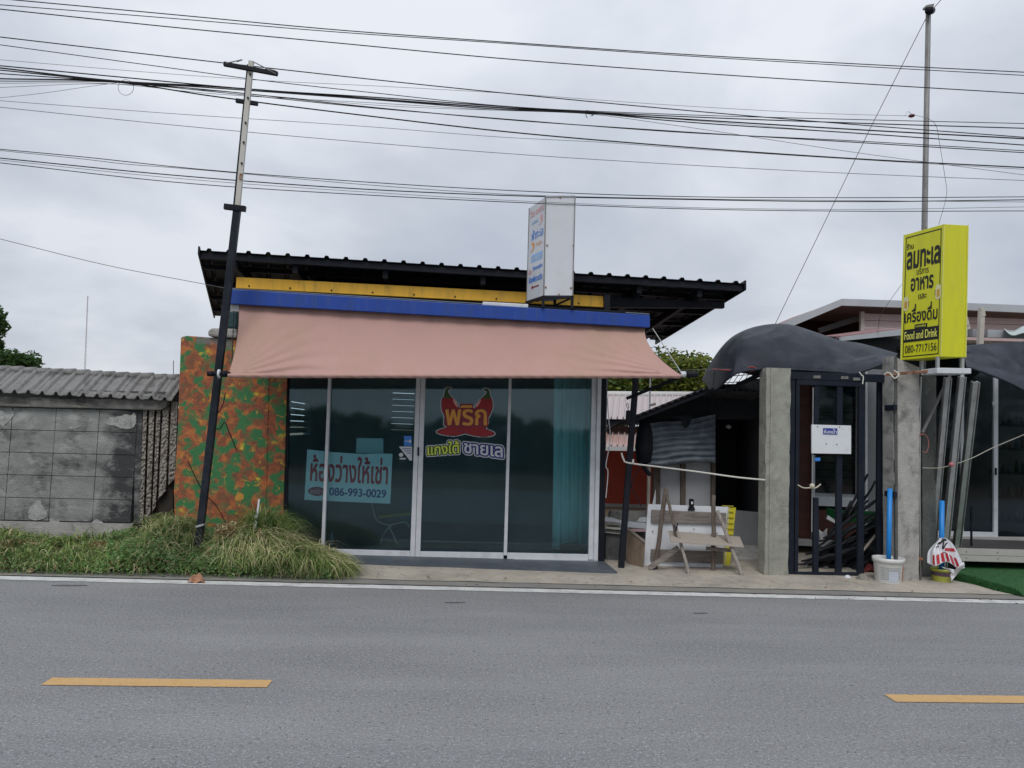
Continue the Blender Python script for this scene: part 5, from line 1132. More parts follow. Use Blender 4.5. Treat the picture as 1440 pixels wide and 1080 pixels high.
def stone(lbl, px, py, sx, sy, sz, mat, nm='stone', cat='stone'):
    c0 = G(px, py, .03); mb = MB(); n = 10
    def f(u, v):
        a = u*2*math.pi; b_ = v*math.pi/2; d_ = Vector((math.cos(a)*math.cos(b_), math.sin(a)*math.cos(b_), math.sin(b_))); k = 1+.30*mnoise.noise(d_*2.3+Vector((px, py, 0)))
        return c0+Vector((d_.x*sx*k, d_.y*sy*k, d_.z*sz*k-.006))
    o = part(nm, mb.grid(f, 14, 6), mat, smooth=True); tag(o, lbl, cat); return o
stn = M('grey_stone', (.24, .22, .20), .9, .25, 14, .5, 40)
stone('rounded grey stone at the foot of the gate beside the white bucket', 1213, 815, .075, .07, .07, stn)
stone('small white crumpled scrap lying under the gate', 1192, 813, .045, .04, .04, whitebd, 'paper_scrap', 'scrap')
stone('tan stone half hidden at the edge of the tall grass', 331, 806, .065, .05, .05, M('tan_stone', (.42, .30, .20), .9, .2, 14, .4, 40))
stone('pale grey stone in the short weeds near the leftmost end of the verge', 58, 799, .055, .05, .05, M('pale_stone', (.42, .43, .42), .9, .15, 14, .4, 40))
stone('smaller tan stone beside the pale grey stone in the weeds', 43, 803, .04, .035, .035, bpy.data.materials['tan_stone'])
dl_ = part('dry_leaf', MB().grid(lambda u, v: G(264+25*u, 819-6*v*math.sin(math.pi*min(max(u, .04), .96)), .012)+Vector((0, 0, .05*v*math.sin(u*3.1)+.012*math.sin(u*11))), 14, 4), M('dead_leaf', (.34, .17, .10), .85, .3, 20), smooth=True, solid=.002); tag(dl_, 'large curled brown dead leaf lying on the white edge line', 'leaf')
rnd2 = random.Random(5)
lf = MB()
for i in range(46):
    px = rnd2.uniform(520, 1430); py = 806+ (px-500)*.034+rnd2.uniform(-3, 14); q = G(px, py, .045 if False else .034); s = rnd2.uniform(.008, .022); a = rnd2.uniform(0, 6.3)
    lf.add([q+Vector((s*math.cos(a), s*math.sin(a), .004)), q+Vector((-s*.4*math.sin(a), s*.4*math.cos(a), .012)), q-Vector((s*math.cos(a), s*math.sin(a), -.003)), q+Vector((s*.4*math.sin(a), -s*.4*math.cos(a), .002))], [(0, 1, 2, 3)])
o = part('litter', lf, M('leaf_litter', (.13, .08, .05), .9, .4, 9)); o['kind'] = 'stuff'; o['label'] = 'dead leaves and grit scattered on the concrete apron'

# ------------------------------------------------------------------ boards and trestle beside the shop
BY0 = 9.15
wb = thing('white_notice_board', 'large white board backed with two grey planks leaning behind the trestle', 'board', P(960, 800, BY0))
part('panel', MB().prism([(905, 796), (1016, 802), (1024, 713), (911.5, 709)], [BY0, BY0, BY0+.1, BY0+.1], .03), whitebd, wb, bevel=.003)
part('cross_plank', MB().prism([(916, 735), (1021.5, 737), (1021.7, 721.5), (916.7, 717)], BY0+.03, .03), wood_g, wb, bevel=.003); part('cross_plank', MB().prism([(915, 789), (1017, 793), (1018, 776), (916, 772.5)], BY0-.02, .03), wood_g, wb, bevel=.003)
for (x, y) in ((918, 747), (971, 749), (1008, 750), (976, 744)): part('nail', MB().prism([(x-.8, y+.8), (x+.8, y+.8), (x+.8, y-.8), (x-.8, y-.8)], BY0-.01+.04, .01), rust, wb)
yb_ = thing('yellow_board', 'bright yellow ribbed board standing just behind the white board', 'board', P(1025, 800, BY0+.2))
ym = M('yellow_plastic', (.62, .55, .04), .5, .08, 4)
part('panel', MB().prism([(1006, 797), (1026.5, 798), (1035, 714), (1012, 713)], BY0+.17, .03), ym, yb_, bevel=.003)
for k in range(6): part('rib', MB().prism([(1016, 752-8*k), (1031.5, 752.6-8*k), (1031.5, 751.3-8*k), (1016, 750.7-8*k)], BY0+.155, .02), M('dark_yellow_rib', (.42, .36, .03), .5) if k == 0 else bpy.data.materials['dark_yellow_rib'], yb_)  # ribs in a darker yellow than the panel
part('edge_strip', MB().prism([(1024, 713.5), (1026, 713.5), (1020, 797), (1018, 797)], BY0+.158, .01), M('pale_yellow_edge', (.62, .6, .35), .5), yb_)
trm = M('pale_stripped_pole', (.30, .27, .24), .8, .3, 9, .4, 40, stretch=(5, 5, 1), dirt=(.13, .11, .09), damt=.5, dscale=5)
tr_ = thing('plank_trestle', 'rickety trestle of stripped branches with one pale plank for a shelf', 'trestle', G(990, 815, .03))
def pole(name, a, b, w, Ya, Yb, mat):
    A, B = P(a[0], a[1], Ya), P(b[0], b[1], Yb); n = 9; s = w/F*Ya/2
    part(name, MB().tube([A.lerp(B, t/n)+Vector((.008*mnoise.noise(Vector((t*.7, a[0], 0))), 0, 0)) for t in range(n+1)], [s*(1.1-.15*t/n+.12*mnoise.noise(Vector((t*1.3, a[0], 5)))) for t in range(n+1)], 8), mat, tr_, smooth=True)
pole('upright_pole', (921.5, 800), (936, 687), 6.5, 8.95, 8.95, wood_d); pole('upright_pole', (1003, 812), (1003.5, 696), 6.5, 8.95, 8.95, wood_d)
pole('front_leg', (953, 762), (937.5, 694), 4.5, 8.85, 8.93, wood_d); pole('front_leg', (970.5, 814), (951, 742), 4.6, 8.66, 8.86, trm); pole('front_leg', (1046, 816), (1009, 718), 5.8, 8.66, 8.9, trm)
part('strut', MB().bar(P(913, 799, 8.85), P(954, 770, 8.85), .055, .03), wood_g, tr_); part('strut', MB().bar(P(993, 771, 8.9), P(1028, 774, 8.85), .04, .03), wood_g, tr_)
pa_, pb2, pc_, pd_ = P(943, 760.5, 8.72), P(1046, 768, 8.72), P(1040.5, 754.5, 9.02), P(940, 746, 9.02)
part('plank', MB().hexa([pa_, pb2, pc_, pd_], [p+Vector((0, 0, -.018)) for p in (pa_, pb2, pc_, pd_)]), wood_p, tr_, bevel=.002)
part('lashing', MB().tube([P(948, 738, 8.84), P(951, 742, 8.83), P(953, 736, 8.83), P(950, 747, 8.83)], .008, 5), blackst, tr_)
cl = thing('clip_lamp', 'small black clip lamp clamped on the top edge of the white board', 'lamp', P(973, 717, BY0+.08))
part('clamp', MB().prism([(968.5, 718), (978, 718), (976, 712), (970.5, 712)], BY0+.05, .06), blackst, cl, bevel=.005); part('head', MB().prism([(970, 711), (976.5, 711.5), (976, 702), (970.5, 701.5)], BY0+.06, .05), blackst, cl, bevel=.008); part('lens', MB().prism([(972, 709), (974.5, 709), (974.5, 705.5), (972, 705.5)], BY0+.055, .01), whitebd, cl)
bc_ = part('blue_cloth', MB().grid(lambda u, v: P(903+19*u, 809-9*v+2*math.sin(u*6), 8.8+.15*v+.03*mnoise.noise(Vector((u*4, v*4, 1)))), 12, 8), M('blue_fabric', (.02, .09, .20), .8, .2, 6), smooth=True, solid=.01); tag(bc_, 'crumpled blue cloth at the foot of the white board', 'cloth')
dk = thing('dark_bin_bag', 'dark lumpy refuse sack under the boards behind the trestle', 'sack', P(960, 810, 9.3))
part('sack', MB().grid(lambda u, v: P(920+90*u, 812-12*v+2*mnoise.noise(Vector((u*7, v*3, 0))), 9.3+.3*v+.05*mnoise.noise(Vector((u*6, v*4, 3)))), 20, 8), hp, dk, smooth=True)
# masonry tub with debris
tb = thing('masonry_trough', 'low mouldy block trough with a plywood side, filled with broken sheets', 'trough', P(875, 800, 9.2))
part('block_side', MB().prism([(851, 800), (882, 803), (881, 750), (852, 747)], 9.5, .2), conc_d, tb, bevel=.01)
part('plywood_side', MB().prism([(881, 800), (903, 809), (907.5, 762), (880.5, 741)], [9.25, 9.0, 9.0, 9.6], .04), plywd, tb)
part('plywood_edge', MB().prism([(880, 742.5), (907, 764), (908, 760.5), (881, 739.5)], [9.58, 8.97, 8.97, 9.58], .05), wood_p, tb)
part('back_rim', MB().prism([(855, 735), (912, 737), (912, 720), (860, 719)], 10.6, .15), conc, tb)
wsm = [whitebd, M('pink_sheet', (.62, .42, .43), .6, .1, 5), conc, M('cream_sheet', (.58, .56, .5), .6, .1, 5), M('grey_sheet', (.10, .10, .11), .7, .1, 5)]
for k, (q, m_, Y) in enumerate([([(850, 733), (890, 739), (888, 735.5), (852, 726)], 0, 9.9), ([(868, 740), (912, 744), (910, 736), (884, 733)], 0, 9.8), ([(882, 747), (910, 748), (905, 739), (884, 740)], 1, 9.7), ([(852, 743), (880, 746), (878, 740), (853, 738)], 3, 9.6),
        ([(896, 733), (914, 735), (912, 727), (900, 728)], 0, 10.1), ([(851, 749), (880, 752), (880, 746.5), (852, 744)], 2, 9.45), ([(884, 748), (908, 760), (908, 748), (888, 744)], 4, 9.75), ([(854, 737), (874, 739), (872, 735), (856, 733)], 2, 9.7)]):
    t = part('broken_sheet', MB().prism(q, [Y, Y, Y+.25, Y+.25], .012), wsm[m_]); tag(t, ['long white sheet sticking out at the shop end of the trough', 'white broken sheet in the middle of the trough', 'pinkish broken sheet lying nearest the plywood side', 'cream sheet on top of the block side of the trough', 'small white sheet tilted at the back of the trough', 'grey slab lying along the block rim of the trough', 'dark sheet tucked behind the plywood edge', 'short grey slab under the long white sheet'][k], 'broken sheet', 'broken sheets in the trough')

# white rope to the post, wires on the leaning pole
rpm = M('white_rope', (.58, .57, .52), .8, .1, 30)
wr = part('white_rope', MB().tube(catmull([P(874, 637, 8.9), P(877, 646, 8.88), P(884, 651, 8.88), P(930, 657, 8.85), P(985, 664, 8.82), P(1035, 671, 8.75), P(1076, 675, 8.68)]), .010, 7), rpm, smooth=True); tag(wr, 'thick white rope stretched from the leaning pole to the concrete post', 'rope')
part('rope_knot', MB().tube([P(890, 652, 8.86), P(890.5, 646, 8.86)], .012, 6), rpm, wr)
wv = part('white_cable', MB().tube(catmull([P(854, 560, 9.2), P(856, 590, 9.2), P(858, 610, 9.2), P(856, 632, 9.2), P(852, 655, 9.2), P(855, 664, 9.2), P(852, 700, 9.2)]), .006, 5), alu); tag(wv, 'white cable hanging loosely down the black corner post of the shop', 'cable')
bxw = part('small_black_box', MB().prism([(880.5, 597), (886.5, 597), (887, 577), (881.5, 577)], 9.0, .05), blackst, bevel=.005); tag(bxw, 'small black box with wire ends fixed to the leaning pole', 'box')
part('wire_end', MB().tube(catmull([P(884, 577, 9.0), P(881, 570, 9.0), P(883, 567, 9.0), P(884, 574, 9.0)]), .004, 5), blackst, bxw)
bw_ = part('black_wire', MB().tube(catmull([P(903, 648, 9.0), P(895, 665, 8.98), P(888, 684, 8.96), P(896, 700, 8.96), P(902, 712, 8.96)]), .006, 5), blackst); tag(bw_, 'loose black wire looping out from the leaning pole over the red wall', 'wire')

# ------------------------------------------------------------------ hut
hut = thing('storage_hut', 'ramshackle dark hut with buckled corrugated sheet and pale panels beside the shop', 'hut', P(990, 780, 10.6))
HY = 10.7
corm = M('blue_grey_sheet', (.17, .20, .235), .5, .25, 4, .2, 30, metal=.2, dirt=(.04, .045, .055), damt=.6, dscale=3, dirt2=(.2, .22, .24), d2amt=.4, d2scale=8)
def corf(u, v):
    L_ = (910+2*math.sin(v*9), 655-58*v); R_ = (1006, 650-66*v); x = L_[0]+(R_[0]-L_[0])*u; y = L_[1]+(R_[1]-L_[1])*u+1.2*math.sin(u*7+v*4)
    return P(x, y, HY-.35-.03*abs(math.sin(v*math.pi*7.5))+.02*mnoise.noise(Vector((u*6, v*8, 0)))+.06*u)
part('corrugated_sheet', MB().grid(corf, 30, 90), corm, hut, smooth=True, solid=.004)
part('rolled_end', MB().lathe(P(905, 655, HY-.4), [(.02, 0), (.10, .06), (.125, .25), (.11, .45), (.06, .62), (.02, .66)], 14), blackst, hut, smooth=True)
part('drip_end', MB().tube(catmull([P(904, 655, HY-.5), P(909, 662, HY-.5), P(915, 668, HY-.5)]), .03, 7), blackst, hut)
pnm = M('pale_hut_panel', (.44, .45, .47), .7, .06, 2, .1, 30, dirt=(.22, .23, .24), damt=.4, dscale=2)
part('wall_panel', MB().prism([(928, 714), (958, 714), (958, 648), (928, 648)], HY, .03), pnm, hut); part('wall_panel', MB().prism([(964, 714), (1001, 715), (1001, 645), (964, 648)], HY+.004, .03), pnm, hut)
for (x0, x1) in ((919, 928.5), (957.5, 964), (1000.5, 1006)): part('hut_post', MB().prism([(x0, 735), (x1, 735), (x1+.5, 640), (x0+.5, 640)], HY-.05, .08), wood_d, hut)
part('back_wall', MB().prism([(1000, 735), (1082, 738), (1082, 540), (1000, 540)], HY+.9, .1), M('hut_dark', (.006, .008, .012), .9), hut)  # near-black colour stands in for the shade inside the opening
part('side_wall', MB().prism([(1080, 790), (1100, 790), (1100, 530), (1080, 530)], HY-.3, 1.2), blackst, hut)
part('low_wall', MB().prism([(1026, 768), (1082, 770), (1082, 722), (1026, 717)], HY-.2, .1), M('grey_low_wall', (.25, .26, .26), .85, .15, 3), hut)
part('step_slab', MB().prism([(1030, 790), (1082, 794), (1082, 768), (1030, 768)], [9.7, 9.7, 10.3, 10.3], .1), conc, hut)
part('white_dot', MB().lathe(P(1024.5, 603, HY+.5), [(.01, 0), (.04, .015), (.04, .05), (.01, .065)], 10), whitebd, hut)
hrm = M('dark_roof_sheet', (.03, .032, .038), .75, .3, 4, .2, 30, dirt=(.07, .07, .075), damt=.4, dscale=2)  # near-black sheet with greyer patches
# roof: front edge rising to a crest, then level; sheets with wavy ends
rf1, rf2, rf3 = P(894, 585, HY-.9), P(992, 546, HY-.9), P(1085, 552, HY-.9)
def hr(a, b, n0, back=Vector((0, 2.6, -.25))):
    def f(u, v):
        q = a.lerp(b, u); q.z += .014*math.sin(u*n0*2*math.pi); return q+back*v
    return f
part('roof_sheet', MB().grid(hr(rf1, rf2, 11), 88, 2), hrm, hut, smooth=True, solid=.006); part('roof_sheet', MB().grid(hr(rf2, rf3, 11), 88, 2), hrm, hut, smooth=True, solid=.006)
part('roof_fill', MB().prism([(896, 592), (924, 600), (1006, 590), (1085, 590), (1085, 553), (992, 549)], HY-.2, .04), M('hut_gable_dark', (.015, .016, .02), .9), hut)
part('torn_flap', MB().prism([(945, 586), (975, 583), (968, 600), (963, 603), (957, 590)], HY-.5, .01), blackst, hut)
part('roof_batten', MB().bar(P(895, 590, HY-.85), P(992, 552, HY-.85), .04), blackst, hut); part('roof_batten', MB().bar(P(915, 570, HY-.9), P(922, 568, HY-.9), .03), wood_g, hut)
wpl = part('white_pole', MB().tube([P(913.5, 575, 10.2), P(914.5, 530, 10.2)], .012, 7), alu); tag(wpl, 'thin white upright pipe rising from the hut roof', 'pipe')
wts = part('timber_post', MB().bar(P(911, 735, 10.4), P(912.5, 655, 10.4), .04), wood_p); tag(wts, 'slim tan timber post in front of the red wall', 'post')
pnt = part('pointed_scrap', MB().prism([(917, 712), (922, 712), (922, 688)], 10.4, .02), whitebd); tag(pnt, 'pointed white scrap standing beside the hut post', 'scrap')
# dark canopy edge over the hut (translucent sheets seen under the hump)
tls = part('translucent_sheet', MB().grid(lambda u, v: P(1045+45*u, 552-4*u-7*v+.8*math.sin(u*30), 11.4+.8*v), 40, 2), M('milky_roofing', (.5, .55, .56), .5, .1, 6), smooth=True, solid=.004); tag(tls, 'strip of pale wavy roofing glimpsed under the shade cloth hump', 'roof sheet')

# ------------------------------------------------------------------ red house further back
RYY = 17.0
rh = thing('red_house', 'brick-red house with two tiers of pale ribbed roof beyond the hut', 'house', P(900, 712, RYY))
redm = M('red_render', (.46, .075, .045), .8, .08, 1.5, .1, 20, dirt=(.38, .07, .045), damt=.4, dscale=1)
part('wall', MB().prism([(800, 722), (1010, 728), (1010, 610), (800, 610)], RYY, .2), redm, rh)
part('base_band', MB().prism([(800, 715), (1010, 720), (1010, 712), (800, 707)], RYY-.06, .05), M('cream_band', (.46, .44, .42), .7, .08, 3), rh); part('base_plinth', MB().prism([(800, 735), (1010, 738), (1010, 721), (800, 716)], RYY-.03, .05), M('tan_plinth', (.36, .27, .20), .8, .1, 3), rh)
part('band_shadow_strip', MB().prism([(853, 727), (930, 727), (930, 719), (870, 719)], RYY-2.5, .05), blackst, rh)  # black strip stands in for the shadow below the cream band
def ribroof(name, A, B, C_, D, n, mat, parent):
    us = []
    for i in range(n): us += [(i/n, 0), ((i+.06)/n, .05), ((i+.16)/n, .05), ((i+.22)/n, 0)]
    us.append((1, 0)); m_ = len(us); pts = []
    nrm = (B-A).cross(D-A).normalized(); nrm = nrm if nrm.z > 0 else -nrm
    for j, (l, r_) in enumerate(((A, B), (D, C_))):
        for u, h in us: pts.append(l.lerp(r_, u)+nrm*h)
    part(name, MB().add(pts, [(i, i+1, m_+i+1, m_+i) for i in range(m_-1)]), mat, parent, solid=.01)
rr1 = M('pale_pink_roofing', (.46, .40, .40), .6, .06, 2, 0, dirt=(.40, .36, .36), damt=.4, dscale=2)
rr2 = M('pinkish_roofing', (.42, .27, .24), .6, .1, 2, 0, dirt=(.5, .45, .44), damt=.7, dscale=1.2)
Xs = lambda px, py, Y: P(px, py, Y)
ribroof('upper_roof', Xs(790, 589, RYY-1), Xs(1010, 590, RYY-1), Xs(1010, 557, RYY+2.6), Xs(795, 556, RYY+2.6), 26, rr1, rh)
part('ridge_capping', MB().tube([Xs(795, 554.5, RYY+2.6), Xs(1010, 555.5, RYY+2.6)], .09, 7), M('capping', (.5, .49, .47), .6), rh, smooth=True)
part('upper_eave', MB().prism([(790, 597), (1010, 598), (1010, 590), (790, 588.5)], RYY-.95, .1), blackst, rh)
ribroof('lower_roof', Xs(790, 628, RYY-1.6), Xs(1010, 630, RYY-1.6), Xs(1010, 600, RYY-.2), Xs(795, 600, RYY-.2), 26, rr2, rh)
part('lower_fascia', MB().prism([(790, 633), (1010, 635.5), (1010, 629.5), (790, 627)], RYY-1.62, .05), M('white_fascia', (.55, .55, .55), .6, .05, 3), rh)
tree_seed = random.Random(3)
barkm = M('bark', (.10, .075, .055), .9, .3, 8, .6, 30)
def leafm(name, c): 
    m = M(name, c, .6, .35, 1.6, 0, spec=.3); t = m.node_tree; b = t.nodes['Principled BSDF']
    mix = t.nodes.new('ShaderNodeMixShader'); tr = t.nodes.new('ShaderNodeBsdfTranslucent'); o = t.nodes['Material Output']
    t.links.new(b.inputs['Base Color'].links[0].from_socket, tr.inputs[0]); mix.inputs[0].default_value = .35
    t.links.new(b.outputs[0], mix.inputs[1]); t.links.new(tr.outputs[0], mix.inputs[2]); t.links.new(mix.outputs[0], o.inputs[0]); return m
lg = leafm('yellow_green_leaf', (.15, .17, .025)); lg2 = leafm('mid_green_leaf', (.06, .11, .022)); lg3 = leafm('dark_green_leaf', (.045, .10, .028))
def tree(lbl, base, h, cw, ch, n, ls, mats, seed, cz=None):
    R_ = random.Random(seed); t = thing('tree', lbl, 'tree', base)
    cz = cz if cz is not None else h-ch/2
    tk = MB(); tk.tube([base+Vector((0, 0, -.1)), base+Vector((.1, 0, h*.3)), base+Vector((-.1, .1, h*.7))], [h*.03, h*.022, h*.008], 8)
    cl_ = []
    for i in range(16):
        a = R_.uniform(0, 6.28); e_ = R_.uniform(-.5, 1); r_ = R_.uniform(.45, .95)
        c = base+Vector((math.cos(a)*cw/2*r_, math.sin(a)*cw/2*r_*.8, cz+e_*ch/2*.85)); cl_.append((c, R_.uniform(.16, .3)*cw))
        tk.tube([base+Vector((0, 0, h*R_.uniform(.25, .5))), (base+Vector((0, 0, h*.5))).lerp(c, .5), c], [h*.011, h*.007, h*.002], 5)
    part('trunk', tk, barkm, t, smooth=True)
    vs_ = []; fs = []; mi = []
    for i in range(n):
        c, rr = cl_[R_.randrange(len(cl_))]; d_ = Vector((R_.gauss(0, 1), R_.gauss(0, 1), R_.gauss(0, .8))).normalized()*rr*R_.uniform(.3, 1)**.5
        q = c+d_; a = Vector((R_.gauss(0, 1), R_.gauss(0, 1), R_.gauss(0, .6))).normalized()*ls*R_.uniform(.6, 1.3); b_ = a.cross(Vector((R_.gauss(0, 1), R_.gauss(0, 1), 1))).normalized()*ls*.42
        k = len(vs_); vs_ += [q-a, q+b_, q+a, q-b_]; fs.append((k, k+1, k+2, k+3)); mi.append(R_.choices(range(len(mats)), [5, 3, 2][:len(mats)])[0])
    mb = MB(); mb.v = [tuple(v) for v in vs_]; mb.f = fs; mb.m = mi
    part('crown', mb, mats, t)
def at(px, py, Y): q = P(px, py, Y); return Vector((q.x, Y, 0))
tree('yellow-green bushy tree beyond the pale roofs, directly above the red house', at(868, 560, 26), 4.2, 4.0, 2.4, 9000, .11, [lg, lg2, lg3], 1)
tree('looser yellow-green tree over the ridge, nearest the hut roof', at(937, 560, 25), 4.0, 3.0, 2.2, 7000, .11, [lg, lg, lg2], 2)
tree('tree mostly hidden behind the shop, its crown just over the roof ridge', at(800, 560, 27), 4.0, 4.2, 2.4, 5000, .12, [lg2, lg, lg3], 4)
# left distance
tree('dark green roadside tree cut off at the leftmost edge of the view', at(-46, 480, 30), 5.5, 2.2, 2.8, 9000, .12, [lg3, lg2, lg3], 5)
tree('low dark tree showing just over the coping beside the roadside tree', at(20, 520, 34), 3.75, 2.4, .9, 5000, .13, [lg3, lg2, lg3], 6)
dm = thing('radio_mast', 'very thin distant lattice mast rising behind the block wall', 'mast', at(120, 520, 150))
mm = M('mast_paint', (.34, .30, .32), .7, .1, 1)
a0, a1 = P(118.5, 560, 150), P(123.5, 416, 150)
for dx in (-.12, .12): part('mast_leg', MB().tube([a0+Vector((dx, 0, -4)), a1+Vector((dx*.4, 0, 0))], .035, 4), mm, dm)
for k in range(24): t = k/24; part('mast_rung', MB().bar(a0.lerp(a1, t)+Vector((-.12, 0, 0)), a0.lerp(a1, t+.04)+Vector((.12, 0, 0)), .03), mm, dm)
an = part('small_antenna', MB().tube([P(243.5, 560, 60), P(244, 507, 60)], .03, 5), cabm2); tag(an, 'small distant antenna spike beside the camouflage wall', 'antenna')
ho = thing('distant_roof', 'sliver of a distant roof behind the end of the coping', 'house', at(235, 530, 50))
part('roof', MB().prism([(215, 560), (252, 560), (252, 528), (222, 529)], 50, 3), M('far_roof', (.18, .18, .18), .8), ho)

# ------------------------------------------------------------------ verge soil and weeds
def mound(X, Y):
    """height of the overgrown verge, measured at a few places along it"""
    px = 720+F*(X*RT.x+Y*RT.y+0*RT.z)/(X*FW.x+Y*FW.y) if True else 0
    prof = [(-400, .22), (0, .27), (50, .20), (110, .14), (150, .15), (190, .22), (240, .30), (290, .22), (345, .28), (390, .27), (430, .18), (470, .12), (500, .03), (530, 0), (2000, 0)]
    for (a, ha), (b, hb_) in zip(prof, prof[1:]):
        if a <= px <= b: h = ha+(hb_-ha)*(px-a)/(b-a); break
    else: h = .1 if px < 0 else 0
    t = max(0, min(1, (Y-7.98)/.5)); return h*(.82+.36*mnoise.noise(Vector((X*2.6, Y*2.6, 9))))*(t**.6)
vx0, vx1 = -9.0, P(498, 790, 8.4).x
def verge(u, v):
    X = vx0+(vx1-vx0)*u; y0 = 8.12-.012*X+.04*mnoise.noise(Vector((X*4, 0, 0))); Y = y0+(9.45-y0)*v
    return Vector((X, Y, .01+mound(X, Y)*.8*min(1, v*6)+.02*mnoise.noise(Vector((X*5, Y*5, 0)))*min(1, v*6)))
struct('verge_earth', MB().grid(verge, 160, 20), M('verge_soil', (.12, .10, .055), .95, .3, 8, .6, 50, dirt=(.04, .05, .02), damt=.6, dscale=4), smooth=True)
grassm = [leafm('grass_green', (.22, .30, .09)), leafm('grass_dark', (.10, .17, .05)), leafm('grass_straw', (.55, .50, .29))]
weedm = [leafm('weed_green', (.13, .27, .08)), leafm('weed_light', (.24, .34, .15)), leafm('weed_brown', (.28, .17, .08))]
RG = random.Random(21)
def blades(name, n, region, length, width, lean, mats, wts, label, up=.8, hb=0.0):
    V = []; Fc = []; Mi = []
    for i in range(n):
        X, Y, w = region()
        z = .01+mound(X, Y)*.85+hb
        L_ = RG.uniform(*length)*w; wd_ = RG.uniform(*width); a = lean[0]+RG.gauss(0, lean[1]); dx, dy = math.cos(a), math.sin(a); droop = RG.uniform(.45, 1.1)
        px_, py_ = -dy*wd_, dx*wd_; tw = RG.uniform(-1, 1)
        k = len(V); ns = 4
        for s in range(ns+1):
            t = s/ns; hh = L_*(up*math.sin(t*1.5)*(1-.45*droop*t*t)); ff = L_*(.25*t+.75*t*t)*droop; wq = (1-t**1.5)+.04
            c = (X+dx*ff, Y+dy*ff, max(z-.02, z+hh-.35*droop*L_*t*t*t))
            V += [(c[0]-px_*wq, c[1]-py_*wq, c[2]-.5*tw*wd_*wq), (c[0]+px_*wq, c[1]+py_*wq, c[2]+.5*tw*wd_*wq)]
        m_ = RG.choices(range(len(mats)), wts)[0]
        for s in range(ns): Fc.append((k+2*s, k+2*s+1, k+2*s+3, k+2*s+2)); Mi.append(m_)
    mb = MB(); mb.v = V; mb.f = Fc; mb.m = Mi; o = part(name, mb, mats); o['kind'] = 'stuff'; o['label'] = label; return o
def leaves(name, n, region, size, mats, wts, label, hs=(.0, .09)):
    V = []; Fc = []; Mi = []
    for i in range(n):
        X, Y, w = region(); z = .02+mound(X, Y)*.88+RG.uniform(*hs)*w
        s = RG.uniform(*size); a = Vector((RG.gauss(0, 1), RG.gauss(0, 1), RG.gauss(0, .5)+.2)).normalized()*s; b_ = a.cross(Vector((RG.gauss(0, 1), RG.gauss(0, 1), RG.gauss(0, 1)))).normalized()*s*RG.uniform(.35, .6); c = Vector((X, Y, z))
        k = len(V); V += [tuple(c-a), tuple(c+b_), tuple(c+a), tuple(c-b_)]; Fc.append((k, k+1, k+2, k+3)); Mi.append(RG.choices(range(len(mats)), wts)[0])
    mb = MB(); mb.v = V; mb.f = Fc; mb.m = Mi; o = part(name, mb, mats); o['kind'] = 'stuff'; o['label'] = label; return o
def X_of(px, Y): return P(px, 780, Y).x
def reg(px0, px1, y0=8.06, y1=9.2, thr=None, pw=1):
    def f():
        while True:
            Y = y0+(y1-y0)*RG.random()**pw; px = RG.uniform(px0, px1); X = X_of(px, Y)
            if px > 440 and (Y > 8.95-(px-440)*.009): continue
            n = mnoise.noise(Vector((X*1.7, Y*1.7, 5))); w = .75+.7*n+.25*RG.random()
            if thr is not None and mnoise.noise(Vector((X*2.1, Y*2.1, 11))) < thr: continue
            return X, Y, max(w, .3)
    return f
blades('tall_grass', 9500, reg(310, 495, 8.1, 9.1), (.16, .44), (.002, .009), (-.35, 1.0), grassm, (5, 3, 3.8), 'long arching grass spilling beside the glass shop front', .62)
blades('dry_stalks', 700, reg(200, 480, 8.15, 9.0), (.35, .75), (.002, .004), (-.3, 1.6), [grassm[2]], (1,), 'long dry stalks arching over the weeds', .55)
blades('broad_grass', 900, reg(-330, 480, 8.1, 9.1), (.15, .4), (.007, .014), (-.2, 1.6), grassm, (6, 2, 1), 'broad-bladed grass scattered through the weeds', .7)
blades('tufted_grass', 2600, reg(352, 402, 8.75, 9.2), (.25, .55), (.003, .006), (1.6, 1.6), grassm, (5, 4, 1), 'upright tuft of fine grass against the camouflage wall', 1.0)
blades('tufted_grass', 2200, reg(198, 262, 8.6, 9.2), (.25, .5), (.003, .007), (.2, 1.0), grassm, (5, 3, 3), 'arching grass tuft at the broken end of the block wall', .85)
blades('verge_grass', 14000, reg(-330, 330, 8.06, 9.3, -.3), (.08, .28), (.003, .006), (.0, 2.2), grassm, (5, 4, 2), 'short mixed grass on the verge before the block wall', .8)
leaves('leafy_weeds', 22000, reg(150, 345, 8.05, 9.1), (.010, .026), weedm, (5, 4, .5), 'low leafy weeds covering the verge below the camouflage wall', (0, .13))
leaves('leafy_weeds', 20000, reg(-330, 200, 8.05, 9.1, -.35), (.010, .024), weedm, (5, 3, 1.6), 'patchy leafy weeds on the verge before the block wall', (0, .08))
leaves('dry_weeds', 4500, reg(-120, 200, 8.16, 8.7, .05), (.008, .02), [weedm[2], grassm[2]], (3, 2), 'reddish dry weeds among the verge grass', (.03, .10))
leaves('dry_weeds', 2500, reg(300, 365, 8.35, 8.8, -.05), (.008, .018), [weedm[2], grassm[2]], (2, 3), 'dry brown weed heads among the long grass', (.12, .24))
leaves('low_weeds', 9000, reg(-330, 470, 7.96, 8.3), (.009, .022), weedm, (5, 4, .8), 'low weeds creeping onto the road edge strip', (-.01, .07))
blades('edge_grass', 2600, reg(-330, 480, 7.98, 8.3), (.06, .2), (.003, .006), (-1.57, 1.2), grassm, (5, 3, 3), 'grass flopping over the road edge strip', .7)
wstk = part('white_stake', MB().bar(P(358, 752, 8.75), P(364.5, 702, 8.75), .018), whitebd); tag(wstk, 'thin white stake standing askew in the tall grass', 'stake')
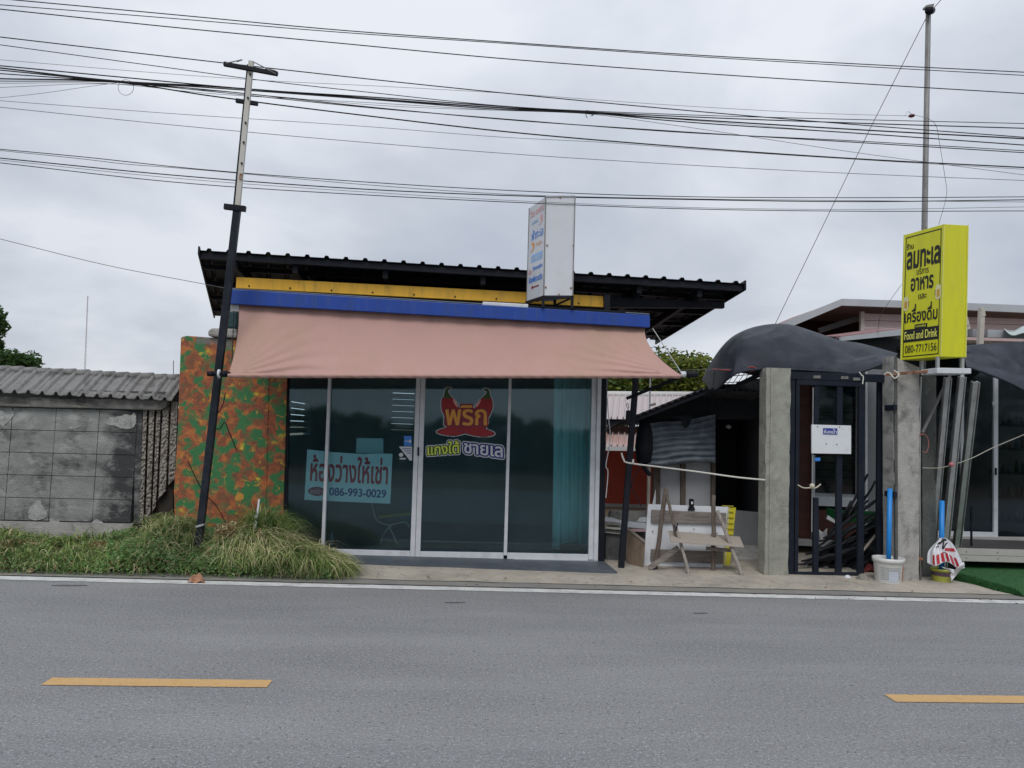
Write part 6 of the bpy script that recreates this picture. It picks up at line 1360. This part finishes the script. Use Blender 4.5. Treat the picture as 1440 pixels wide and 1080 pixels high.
part('stake_clip', MB().prism([(358, 729), (362, 729), (362.5, 725), (358.5, 725)], 8.73, .02), whitebd, wstk)

# pale flakes of old paint left on the block wall
flm = M('flaked_limewash', (.37, .375, .36), .9, .2, 12, .5, 60, dirt=(.16, .16, .155), damt=.8, dscale=10)
for q in ([(40, 729), (41, 716), (47, 708), (55, 703), (60, 712), (66, 722), (65, 728), (55, 731)], [(150, 596), (153, 587), (165, 586), (176, 583), (184, 584), (189, 580), (191, 596), (182, 603), (170, 602), (160, 598)],
          [(70, 733), (72, 726), (78, 729), (84, 732), (82, 736), (74, 735)], [(-3, 588), (1, 577), (10, 582), (18, 578), (19, 584), (12, 592), (3, 600)], [(128, 737), (134, 730), (141, 733), (146, 737)], [(96, 602), (102, 599), (110, 600), (104, 603)]):
    Q = smooth_poly(q, 3); part('plaster_flake', MB().prism([(x+1.2*mnoise.noise(Vector((x*.4, y*.4, 1))), y+1.2*mnoise.noise(Vector((x*.4, y*.4, 6)))) for x, y in Q], WY-.0085, .006), flm, wall)
# unseen hedge added behind the camera to darken reflections in the glass
hr2 = random.Random(4); hb2 = MB()
for i in range(14000):
    X = hr2.uniform(-20, 34); hgt = 1.9+.5*mnoise.noise(Vector((X*.3, 0, 0)))+.3*mnoise.noise(Vector((X*1.3, 2, 0)))+2.9*max(0, min(1, (X-9)/3)); q = Vector((X, -11+hr2.uniform(-.7, .7), hr2.uniform(0, 1)*hgt)); s_ = hr2.uniform(.12, .3)  # taller towards one end to keep sky out of the restaurant panes
    a = Vector((hr2.gauss(0, 1), hr2.gauss(0, 1), hr2.gauss(0, 1))).normalized()*s_; b_ = a.cross(Vector((hr2.gauss(0, 1), hr2.gauss(0, 1), 1))).normalized()*s_*.6; hb2.add([q-a, q+b_, q+a, q-b_], [(0, 1, 2, 3)])
o = part('added_reflection_hedge', hb2, lg3); o['kind'] = 'stuff'; o['label'] = 'unseen foliage added across the road for its dark reflection'

tar = M('tar_mark', (.12, .122, .125), .8, .2, 20)
for (px, py, w, h) in ((98, 823, 26, .8), (640, 847, 15, .7), (985, 862, 11, .6)):
    c0 = [G(px+w*math.cos(a*math.pi/8)*(1+.3*mnoise.noise(Vector((a, px, 0)))), py+h*math.sin(a*math.pi/8)*(1+.4*mnoise.noise(Vector((a, px, 3)))), .004) for a in range(16)]
    o = struct('road_tar_mark', MB().add(c0, [tuple(reversed(range(16)))]), tar)
